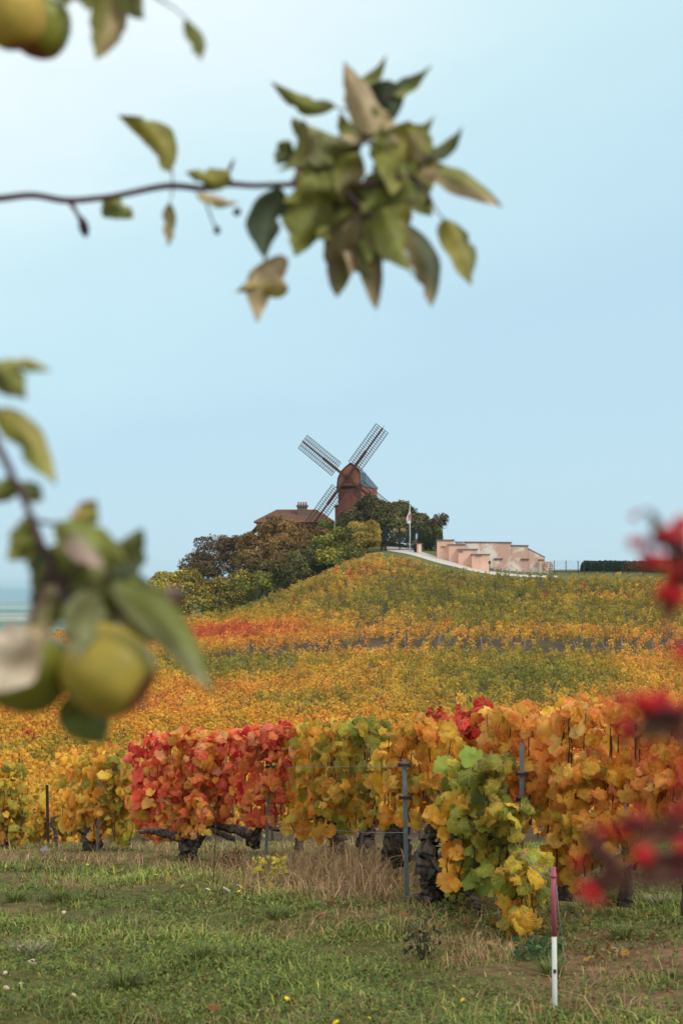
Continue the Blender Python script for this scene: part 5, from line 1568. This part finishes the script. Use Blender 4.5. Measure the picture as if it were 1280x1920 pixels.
for px, py, c, nm in ((380, 1594, lin(226, 140, 96), 'orange fallen leaf lying in grass beside the forked trunk'), (868, 1712, lin(226, 188, 120), 'pale fallen leaf upright by the trunk of the old vine'), (790, 1697, lin(214, 182, 62), 'yellow fallen leaf against the old trunk'), (880, 1758, lin(202, 112, 60), 'orange fallen leaf under the cut branch'), (921, 1778, lin(214, 160, 120), 'pinkish fallen leaf below the end of the cut branch'),
                      (1072, 1688, lin(206, 140, 100), 'tan fallen leaf on the grass past the striped stake'), (1140, 1698, lin(200, 128, 96), 'curled tan leaf on the bank below the berries'), (617, 1700, lin(140, 78, 56), 'small red brown leaf on turf before the dry grass'), (604, 1722, lin(150, 96, 70), 'small faded red leaf on the turf'), (1006, 1905, lin(150, 100, 80), 'brown leaf near the foot of the striped stake'), (760, 1705, lin(206, 168, 66), 'yellow leaf on the grass by the foot of the steel post'), (398, 1900, lin(150, 96, 60), 'brown leaf on the turf near the bottom edge'),
                      (1165, 1790, lin(170, 110, 80), 'brown fallen leaf next to the bright white stone')):
    Y0 = depth_at(px, py)
    o = link('fallen_leaf', GL[rr.randrange(12)][0], None, None, gpt(px, Y0, .045))
    s_ = rr.uniform(.05, .085); o.scale = (s_,) * 3
    o.rotation_euler = (rr.uniform(.2, 1.0), rr.uniform(-.4, .4), rr.uniform(0, 6)); o.color = (*c, 1)
    tag(o, nm, 'leaf', 'fallen vine leaves on the turf')

rr = random.Random(33)
for k in range(34):
    px = rr.uniform(20, 1270); py = rr.uniform(1600, 1690) + (60 if px > 700 else 0) + (60 if px > 1000 else 0)
    Y0 = depth_at(px, py)
    o = link('fallen_leaf', GL[rr.randrange(12)][0], None, None, gpt(px, Y0, .05))
    s_ = rr.uniform(.04, .075); o.scale = (s_,) * 3
    o.rotation_euler = (rr.uniform(.3, 1.2), rr.uniform(-.5, .5), rr.uniform(0, 6))
    o.color = (*rr.choice((lin(196, 140, 70), lin(170, 110, 66), lin(206, 164, 80), lin(150, 96, 64))), 1)
    tag(o, 'small dull fallen leaf lying in the grass ' + ('below the stump and rusty post' if px < 240 else 'below the red vines' if px < 560 else 'below the olive vines' if px < 760 else 'around the old dark trunk' if px < 1000 else 'past the striped stake'), 'leaf', 'fallen vine leaves on the turf')

# ------------------------------------------------------------------ apple branches close to the lens
OL = lin(138, 136, 64); OL2 = lin(112, 112, 54); DG = lin(74, 82, 56); TAN = lin(196, 168, 132); TAN2 = lin(170, 146, 104); BRN = lin(104, 88, 56)
GR = lin(142, 138, 94); YO = lin(168, 152, 78); BEI = lin(224, 198, 170); GRN = lin(118, 120, 50); PNK = lin(206, 170, 158); ORG = lin(180, 130, 64)
def orchard_leaf(root, b, tp, wpx, c1, c2, Y, bend=.12, curve=0.0, roll=.3, dz=0.0, blunt=.9, anchor=None):
    o0 = Vector(root.location)
    B = at(b[0], b[1], Y); T = at(tp[0], tp[1], Y + dz)
    ax = T - B; ln = ax.length; ax.normalize()
    s0 = ax.cross(Vector((0, 1, 0))).normalized()
    n0 = s0.cross(ax).normalized()
    s = s0 * math.cos(roll) + n0 * math.sin(roll); n_ = n0 * math.cos(roll) - s0 * math.sin(roll)
    hw = 1.22 * wpx * Y / F / 2 / max(math.cos(roll), .35)
    nu, nv = 8, 18
    vs, cs, fs = [], [], []
    rr_ = random.Random(int(b[0] * 31 + tp[1] * 17))
    ph = rr_.uniform(0, 6)
    curve = curve + rr_.uniform(-.06, .06)
    bites = [(rr_.uniform(.25, .9), rr_.uniform(.04, .08), rr_.uniform(.15, .5), rr_.choice((-1, 1))) for _ in range(rr_.randint(1, 3))]
    twist = rr_.uniform(-.7, .7)
    c1 = np.array(c1); c2 = np.array(c2)
    for j in range(nv + 1):
        t_ = j / nv
        te = min(max(t_, .012), .992)
        pr = te ** .55 * (1 - te) ** (.85 / blunt) / .391 * (1 + .045 * math.sin(t_ * 17 + ph * 2))
        for i in range(nu + 1):
            u = i / nu * 2 - 1
            u_ = u
            for bt_, bw_, bd_, bs_ in bites:
                if u * bs_ > .3: u_ = u_ * (1 - bd_ * math.exp(-((t_ - bt_) / bw_) ** 2))
            tw = twist * (t_ - .3)
            sx, nx_ = s * math.cos(tw) + n_ * math.sin(tw), n_ * math.cos(tw) - s * math.sin(tw)
            p = B + ax * ln * t_ + s0 * (curve * ln * math.sin(math.pi * t_)) + n_ * (bend * ln * math.sin(math.pi * t_)) + sx * (u_ * hw * pr) + nx_ * (.45 * abs(u) * hw * pr + .13 * hw * math.sin(t_ * 8 + u * 2.5 + ph))
            vs.append(p - o0)
            k = .5 + .5 * math.tanh(u * 2.2 + .8 * math.sin(t_ * 4 + ph))
            cc_ = c1 * (1 - k) + c2 * k
            if abs(u) < .15: cc_ = cc_ * 1.15
            cs.append(np.clip(cc_ * rr_.uniform(.9, 1.1), .01, .9))
    for j in range(nv):
        for i in range(nu):
            a = j * (nu + 1) + i
            fs.append((a, a + 1, a + nu + 2, a + nu + 1))
    lf = link('leaf', np_mesh('leaf', np.array([tuple(v) for v in vs]), np.array(fs), np.array(cs), True), M_APLEAF, root)
    if anchor is not None:
        q = min(anchor, key=lambda v: (v - B).length)
        if .002 < (q - B).length < .05:
            mb = MB(); m_ = q.lerp(B, .5) + Vector((0, 0, -.002)); mb.tube([q - o0, m_ - o0, B - o0], [.0011, .0009, .0012], 6)
            mb.build('petiole', M_TWIG, root, smooth=True)
    return lf

def twig(root, pts, Y, rads, name='twig', dys=None):
    o0 = Vector(root.location)
    P = [at(a, b_, Y + (dys[i] if dys else 0)) for i, (a, b_) in enumerate(pts)]
    t0 = np.linspace(0, 1, len(P)); tt_ = np.linspace(0, 1, len(P) * 5)
    C = np.stack([csp(t0, [p[k] for p in P], tt_) for k in range(3)], -1)
    R = np.interp(tt_, t0, [q * Y / F for q in rads])
    mb = MB(); random.seed(len(pts) * 7 + int(pts[0][1])); mb.tube([Vector(c) - o0 for c in C], list(R), 9, .06)
    mb.build(name, M_TWIG, root, smooth=True)
    return [Vector(c) for c in C]

YA = 1.70
br = empty('apple_branch', at(0, 372, YA)); tag(br, 'apple branch reaching across the sky, ending in a thick tuft of curled leaves', 'branch')
A1 = twig(br, [(-120, 380), (0, 372), (60, 366), (130, 376), (200, 370), (320, 348), (380, 353), (430, 345), (480, 348), (540, 346), (600, 352), (660, 345), (720, 345)], YA, [8, 7, 6.5, 6.5, 6, 6.5, 6, 6, 5.5, 5.5, 6, 5, 3])
A2 = twig(br, [(130, 376), (146, 402), (157, 432)], YA, [5, 4, 3])
A3 = twig(br, [(640, 350), (665, 300), (690, 230), (700, 190)], YA, [4, 3.5, 3, 2])
A4 = twig(br, [(640, 350), (690, 400), (740, 430)], YA, [4, 3.5, 2]); A5 = twig(br, [(720, 345), (770, 330), (810, 380)], YA, [3, 3, 2])
A6 = twig(br, [(380, 356), (388, 385), (404, 428)], YA, [3, 2, 1.6])
AN = A1 + A3 + A4 + A5
def bud(root, px, py, Y, rx, ry, rot=0.0, colour=None):
    p = at(px, py, Y); k = Y / F
    mb = MB(); random.seed(int(px)); mb.lathe([(0, ry * k), (rx * k * .6, ry * k * .6), (rx * k, 0), (rx * k * .8, -ry * k * .6), (rx * k * .2, -ry * k)], 9)
    o = mb.build('bud', MATS['withered_bud'], root, p - Vector(root.location), True); o.rotation_euler = (0, rot, 0)
material('withered_bud', lin(58, 40, 46), 0.8, 0.2, var=0.3, scale=80, bump=0.4)
bud(br, 157, 424, YA, 10, 22, -.25); bud(br, 407, 431, YA, 7, 9); bud(br, 445, 397, YA, 8, 9, .8); bud(br, 433, 312, YA, 4, 18, .35); bud(br, 803, 378, YA, 6, 13, -.2)
def OLf(b_, tp, w, c1, c2, **k):
    ln = math.hypot(tp[0] - b_[0], tp[1] - b_[1])
    if ln < 118 and b_[0] > 540:
        tp = (b_[0] + (tp[0] - b_[0]) * 1.22, b_[1] + (tp[1] - b_[1]) * 1.22); w *= 1.2
    orchard_leaf(br, b_, tp, w, c1, c2, YA + random.uniform(-.02, .02), anchor=AN, **k)
OLf((322, 316), (222, 216), 50, OL, YO, curve=-.08, bend=.1); OLf((432, 332), (348, 322), 36, YO, OL, curve=.12); OLf((198, 368), (250, 406), 44, OL2, OL, roll=.5); OLf((318, 382), (316, 462), 22, TAN2, OL2)
OLf((368, 362), (448, 380), 20, YO, TAN, curve=-.06)
OLf((626, 200), (508, 153), 30, OL, OL2, curve=.14); OLf((700, 250), (646, 114), 52, TAN, TAN2, bend=.05, roll=.15); OLf((668, 160), (714, 114), 20, OL, OL2); OLf((742, 218), (688, 168), 52, DG, DG, roll=.4); OLf((738, 178), (796, 134), 26, OL, DG, curve=.08)
OLf((692, 272), (814, 218), 54, OL, YO, curve=-.08); OLf((796, 296), (854, 248), 22, DG, OL2); OLf((790, 305), (940, 388), 44, TAN, OL, curve=.10); OLf((832, 412), (882, 534), 56, YO, OL2, curve=.16)
OLf((752, 410), (808, 576), 52, TAN2, DG, curve=.14); OLf((702, 440), (706, 580), 40, TAN2, BRN); OLf((640, 420), (634, 532), 44, BRN, OL2); OLf((694, 385), (664, 492), 34, TAN, BRN, roll=.5); OLf((716, 390), (764, 492), 48, OL2, OL)
OLf((604, 362), (562, 458), 66, OL, OL2); OLf((524, 352), (496, 488), 58, DG, DG, curve=-.05, roll=.2); OLf((533, 480), (482, 604), 50, TAN2, TAN, curve=-.16, roll=.2); OLf((540, 540), (440, 548), 42, TAN, YO, curve=-.05, blunt=.8, roll=.3)
OLf((570, 226), (528, 304), 24, OL2, BRN, curve=.25); OLf((548, 222), (652, 262), 36, OL2, GR, curve=-.10); OLf((650, 275), (560, 336), 42, TAN2, OL); OLf((735, 290), (796, 382), 66, OL2, OL); OLf((698, 330), (752, 412), 40, TAN, OL)
OLf((664, 330), (606, 262), 44, OL, GR); OLf((726, 250), (748, 336), 56, OL, OL2); OLf((640, 345), (552, 372), 44, OL, OL2); OLf((606, 350), (712, 392), 56, OL2, DG); OLf((776, 230), (742, 340), 62, OL, YO); OLf((790, 260), (800, 370), 56, OL2, OL)
OLf((560, 300), (648, 330), 40, OL, TAN2); OLf((650, 300), (640, 225), 30, OL2, OL); OLf((690, 350), (640, 420), 50, OL2, BRN); OLf((660, 390), (612, 440), 46, BRN, OL); OLf((740, 400), (700, 480), 50, OL, OL2); OLf((800, 290), (760, 250), 40, OL, TAN2); OLf((640, 260), (700, 215), 40, TAN, OL)
OLf((545, 265), (522, 300), 26, OL2, DG)
OLf((620, 330), (540, 290), 40, OL2, GR)
OLf((676, 290), (640, 350), 40, OL, BRN); OLf((730, 330), (690, 390), 50, OL2, OL); OLf((760, 380), (730, 470), 46, OL, YO); OLf((780, 330), (812, 300), 30, TAN2, OL); OLf((620, 350), (600, 430), 50, OL2, OL); OLf((700, 200), (740, 260), 46, OL, TAN); OLf((710, 240), (790, 235), 46, OL, OL2); OLf((590, 250), (620, 300), 44, GR, OL2); OLf((660, 420), (690, 500), 44, BRN, OL2)

YT = 1.40
bt = empty('apple_branch', at(60, -60, YT)); tag(bt, 'apple branch hanging in from above with two pale apples and drooping leaves', 'branch')
B1 = twig(bt, [(-140, -90), (0, -70), (120, -60), (230, -40), (310, 5)], YT, [9, 8, 7, 5, 2])
B2 = twig(bt, [(300, 0), (330, 18), (352, 38)], YT, [2, 1.6, 1.4])
OLt = lambda *a, **k: orchard_leaf(bt, *a, Y=YT, anchor=B1 + B2, **k)
OLt((205, -40), (180, 112), 60, OL, TAN2, curve=.05); OLt((225, -30), (270, 36), 32, OL2, DG); OLt((350, 36), (376, 114), 28, OL, OL2, curve=.14); OLt((160, -50), (165, 20), 40, OL2, OL); OLt((120, -50), (125, 10), 40, GR, OL2); OLt((255, -30), (262, 34), 22, BRN, OL2)

YC = 1.13
bl = empty('apple_branch', at(0, 845, YC)); tag(bl, 'low apple branch carrying two large apples in front of the vineyard', 'branch')
L1 = twig(bl, [(-120, 640), (-50, 740), (0, 842), (32, 908), (62, 975), (76, 1012), (96, 1062), (120, 1120), (150, 1180)], YC, [9, 8, 8, 7, 7, 7, 6, 5, 4])
L2 = twig(bl, [(62, 976), (100, 982), (140, 985)], YC, [5, 4, 3]); L3 = twig(bl, [(96, 1062), (70, 1120), (60, 1175)], YC, [5, 4, 4]); L4 = twig(bl, [(-50, 740), (-20, 720), (0, 700)], YC, [3, 3, 2])
LA = L1 + L2 + L3 + L4
OLl = lambda *a, **k: orchard_leaf(bl, *a, Y=YC + k.pop('d', 0), anchor=LA, **k)
OLl((-24, 690), (98, 696), 26, OL, YO, curve=.18); OLl((-15, 680), (50, 748), 52, OL2, OL); OLl((-4, 766), (104, 908), 56, OL, YO, curve=.12); OLl((36, 908), (-50, 950), 40, OL, OL2); OLl((36, 905), (80, 940), 36, OL2, DG, curve=.1); OLl((142, 985), (180, 938), 50, OL, ORG, roll=.2)
OLl((78, 1012), (14, 1050), 54, OL, OL2); OLl((104, 985), (236, 1052), 62, OL, GRN, d=-.02); OLl((126, 1000), (196, 1066), 40, PNK, GR, d=-.03); OLl((205, 1080), (268, 990), 56, DG, OL2); OLl((100, 1052), (262, 1096), 80, OL2, OL); OLl((215, 1092), (402, 1304), 62, GR, GRN, curve=.16, d=-.05)
OLl((338, 1106), (290, 1165), 42, PNK, BRN, d=.05); OLl((118, 1100), (48, 1196), 58, TAN, OL2, curve=.08); OLl((52, 1184), (-50, 1296), 96, BEI, BEI, d=-.06, roll=.1, blunt=1.0); OLl((165, 1110), (150, 1240), 66, GR, GR, d=-.06); OLl((150, 1290), (186, 1394), 84, GRN, OL2, d=.03, blunt=1.0); OLl((230, 1150), (320, 1195), 50, OL2, BRN, d=.03)
OLl((130, 1090), (210, 1170), 66, DG, OL2); OLl((84, 1052), (116, 1130), 60, OL2, DG); OLl((110, 1040), (60, 1090), 44, DG, OL2); OLl((150, 1060), (140, 1000), 50, OL, TAN2); OLl((190, 1060), (300, 1110), 70, OL2, DG, d=.02); OLl((60, 1030), (110, 1080), 50, OL, OL2); OLl((110, 1110), (160, 1180), 50, BRN, OL2, d=.02); OLl((240, 1090), (330, 1150), 56, OL2, GRN, d=.03)
OLl((30, 1200), (100, 1165), 40, TAN, TAN2, d=-.04)
OLl((90, 1030), (190, 1110), 70, OL2, OL, d=.03); OLl((150, 1010), (260, 1080), 60, OL, GR, d=.01); OLl((120, 1060), (60, 1140), 60, OL2, BRN, d=.03); OLl((170, 1080), (250, 1170), 66, OL2, DG, d=.04); OLl((150, 1300), (196, 1392), 90, OL2, GRN, d=.05)
OLl((70, 980), (16, 1010), 34, OL, OL2); OLl((230, 1110), (350, 1190), 60, OL, OL2, d=.05, curve=.1)

def apple(label, px, py, rpx, Y, base_c, blush_c, tilt, seed, pole_top):
    c = at(px, py, Y); R_ = rpx * Y / F
    mb = MB()
    prof_ = [(0.0, .66), (.10, .70), (.24, .82), (.45, .92), (.70, .88), (.90, .62), (1.0, .22), (.99, -.15), (.90, -.50), (.72, -.78), (.50, -.93), (.32, -.97), (.16, -.90), (0.0, -.84)]
    ns = 28; cols_ = []
    dense = []
    tq = np.linspace(0, 1, 30); t0 = np.linspace(0, 1, len(prof_))
    pr = np.stack([csp(t0, [p[0] for p in prof_], tq), csp(t0, [p[1] for p in prof_], tq)], -1)
    mb.lathe([(float(a) * R_, float(b_) * R_ * .96) for a, b_ in pr], ns)
    V_ = np.array(mb.v)
    th_ = np.arctan2(V_[:, 1], V_[:, 0])
    V_[:, :2] *= (1 + .025 * np.cos(5 * th_ + seed))[:, None]
    z_ = V_[:, 2] / R_
    b1 = np.array(base_c); b2 = np.array(blush_c)
    k = np.clip(.5 + .5 * sn(V_ / R_, 1.6, seed), 0, 1)[:, None]
    cols_ = b1 * (1 - k) + b2 * k
    dark = np.clip((-.86 - z_) / .06, 0, 1)[:, None]
    cols_ = cols_ * (1 - dark) + np.array(lin(120, 30, 44)) * dark
    me_ = np_mesh('apple', V_, np.array(mb.f), cols_, True)
    o = link('apple', me_, M_APPLE, None, c)
    o.rotation_euler = tilt
    tag(o, label, 'apple', 'apples near the lens')
    mb = MB(); mb.tube([(0, 0, .66 * R_), (.05 * R_, 0, 1.05 * R_), (.16 * R_, 0, 1.4 * R_)], [.0016, .0013, .0018], 6); mb.build('stalk', M_TWIG, o, smooth=True)
    mb = MB()
    for q in range(5):
        a = q * 1.2566
        mb.add([(.05 * R_ * math.cos(a - .5), .05 * R_ * math.sin(a - .5), -.86 * R_), (.05 * R_ * math.cos(a + .5), .05 * R_ * math.sin(a + .5), -.86 * R_), (.19 * R_ * math.cos(a), .19 * R_ * math.sin(a), -1.02 * R_)], [(0, 1, 2)])
    mb.build('calyx', MATS['withered_bud'], o)
    return o
M_APPLE = leaf_material('apple_skin', 'attr', 0.0, 0.38, .12, 60.0)
M_APPLE.node_tree.nodes['Principled BSDF'].inputs['Specular IOR Level'].default_value = .18
AP_Y, AP_G, AP_O = lin(186, 158, 72), lin(122, 122, 52), lin(196, 158, 78)
apple('large yellow apple with a dark red blossom end, hanging low on the branch', 205, 1258, 84, YC, AP_Y, lin(160, 142, 60), (math.radians(-10), math.radians(-58), 0), 3, None)
apple('large greener apple half covered by a pale beige leaf', 50, 1258, 80, YC + .02, AP_G, lin(128, 128, 50), (.1, .25, 0), 5, None)
apple('pale yellow apple cut by the upper edge of the picture', 26, 32, 62, YT, AP_O, AP_Y, (.2, -.2, 0), 7, None)
apple('green apple touching the pale yellow one under the upper edge', 76, 52, 57, YT + .03, AP_G, lin(150, 150, 60), (-.1, .3, 0), 9, None)

# ------------------------------------------------------------------ red berries close to the lens
M_BERRY = material('red_berry', lin(186, 20, 30), 0.5, 0.15, var=0.2, scale=120, tint=lin(206, 40, 44))
M_RTWIG = material('reddish_twig', lin(84, 48, 46), 0.7, 0.2, var=0.2, scale=60)
mb = MB(); mb.lathe([(0, 1), (.5, .87), (.87, .5), (1, 0), (.87, -.5), (.5, -.84), (.14, -.9), (0, -.86)], 14); bry = mb.mesh('berry', True)
def berry_branch(label, Y, stems, berries, leaves):
    p0 = at(*stems[0][0], Y)
    root = empty('berry_branch', p0); tag(root, label, 'branch', 'berry branches near the lens')
    anchor = []
    for st in stems:
        P = [at(a, b_, Y) for a, b_ in st]
        mb = MB(); mb.tube([p - p0 for p in P], [.0022] * (len(P) - 1) + [.001], 7); mb.build('twig', M_RTWIG, root, smooth=True)
        for a, b_ in zip(P[:-1], P[1:]):
            anchor += [a.lerp(b_, q / 6) for q in range(7)]
    for px, py, r_ in berries:
        k = Y / F
        c = at(px, py, Y + random.uniform(-.02, .02))
        o = link('berry', bry, M_BERRY, root, c - p0); o.scale = (r_ * k,) * 3
        q = min(anchor, key=lambda v: (v - c).length)
        mb = MB(); mb.tube([q - p0, (q + c) / 2 + Vector((0, 0, .003)) - p0, c - p0], [.0007] * 3, 5); mb.build('berry_stalk', M_RTWIG, root)
    for b_, tp, w, c1, c2 in leaves:
        orchard_leaf(root, b_, tp, w * .85, c1, c2, Y, anchor=anchor, roll=.3)
random.seed(77)
RL = lin(126, 46, 44); RB = lin(96, 46, 42); OB = lin(120, 112, 56); RBR = lin(128, 84, 62)
YB = .80
berry_branch('red berry branch against the sky and the brown hedge', YB, [[(1420, 1060), (1330, 1040), (1270, 1030), (1215, 1015)], [(1330, 1040), (1280, 1090), (1250, 1150)], [(1270, 1030), (1235, 1000), (1222, 965)]],
             [(1188, 968, 8), (1186, 1018, 12), (1206, 1020, 9), (1212, 1048, 17), (1236, 1052, 15), (1232, 1012, 13), (1252, 1000, 15), (1276, 982, 17), (1250, 1108, 17), (1235, 1115, 13), (1256, 1140, 15), (1274, 1120, 15), (1279, 1010, 16), (1262, 1075, 13), (1300, 1060, 18), (1320, 1100, 18)],
             [((1242, 1020), (1216, 952), 24, OB, RBR), ((1250, 1040), (1252, 1085), 30, OB, OB), ((1285, 1050), (1265, 1130), 44, RB, RBR), ((1272, 1010), (1290, 1100), 50, RB, RL), ((1262, 1100), (1256, 1195), 30, RBR, RB), ((1270, 1060), (1200, 1070), 30, RL, RB)])
berry_branch('red berry branch crossing the top of the orange vines', YB - .03, [[(1420, 1300), (1330, 1330), (1260, 1335), (1165, 1318)], [(1260, 1335), (1215, 1360), (1178, 1372)], [(1380, 1315), (1300, 1260), (1275, 1220)]],
             [(1164, 1316, 16), (1184, 1322, 14), (1205, 1312, 17), (1222, 1322, 14), (1240, 1308, 18), (1252, 1325, 13), (1172, 1362, 17), (1180, 1378, 12), (1274, 1222, 16), (1268, 1330, 15), (1300, 1300, 18)],
             [((1262, 1338), (1200, 1392), 50, RBR, OB), ((1258, 1340), (1228, 1398), 40, RB, OB), ((1240, 1330), (1190, 1345), 30, RL, RB), ((1290, 1335), (1250, 1390), 46, RBR, RB), ((1270, 1345), (1290, 1400), 50, RB, RBR)])
berry_branch('big red berry branch over the lower corner of the vines', YB - .05, [[(1430, 1600), (1330, 1610), (1240, 1600), (1160, 1640), (1090, 1650)], [(1330, 1610), (1270, 1540), (1190, 1545)], [(1160, 1640), (1130, 1600), (1095, 1580)], [(1400, 1630), (1300, 1650), (1190, 1655), (1120, 1680)]],
             [(1192, 1535, 18), (1208, 1545, 15), (1168, 1560, 16), (1180, 1552, 12), (1264, 1518, 15), (1248, 1554, 16), (1270, 1548, 17), (1204, 1604, 19), (1084, 1618, 13), (1096, 1668, 14), (1114, 1684, 12), (1276, 1585, 15), (1130, 1560, 11), (1100, 1572, 10), (1290, 1520, 17), (1281, 1440, 14), (1262, 1470, 10), (1300, 1470, 16)],
             [((1240, 1600), (1160, 1590), 46, RBR, OB), ((1220, 1610), (1250, 1660), 50, RB, RBR), ((1170, 1635), (1110, 1600), 40, RBR, RB), ((1180, 1630), (1150, 1680), 40, RBR, OB), ((1270, 1600), (1290, 1660), 60, RB, RL), ((1130, 1600), (1085, 1560), 30, RB, RB), ((1300, 1620), (1225, 1625), 46, RB, RBR), ((1150, 1640), (1090, 1690), 40, RL, RB), ((1210, 1560), (1150, 1545), 36, RB, RL), ((1270, 1560), (1210, 1580), 40, RBR, RL)])

# ------------------------------------------------------------------ the air
hz = 45600.0
mb = MB(); mb.box(-hz, hz, -hz, hz, -113, 34)
haze = mb.build('haze', None)
mh_ = bpy.data.materials.new('haze'); mh_.use_nodes = True
t = mh_.node_tree; t.nodes.clear()
oo = t.nodes.new('ShaderNodeOutputMaterial'); pv = t.nodes.new('ShaderNodeVolumePrincipled')
pv.inputs['Color'].default_value = (.50, .72, .86, 1)
pv.inputs['Density'].default_value = 1.1e-4
pv.inputs['Anisotropy'].default_value = .2
t.links.new(pv.outputs[0], oo.inputs['Volume'])
haze.data.materials.append(mh_)
tag(haze, 'thin bluish haze over the plain', None, None, 'stuff')
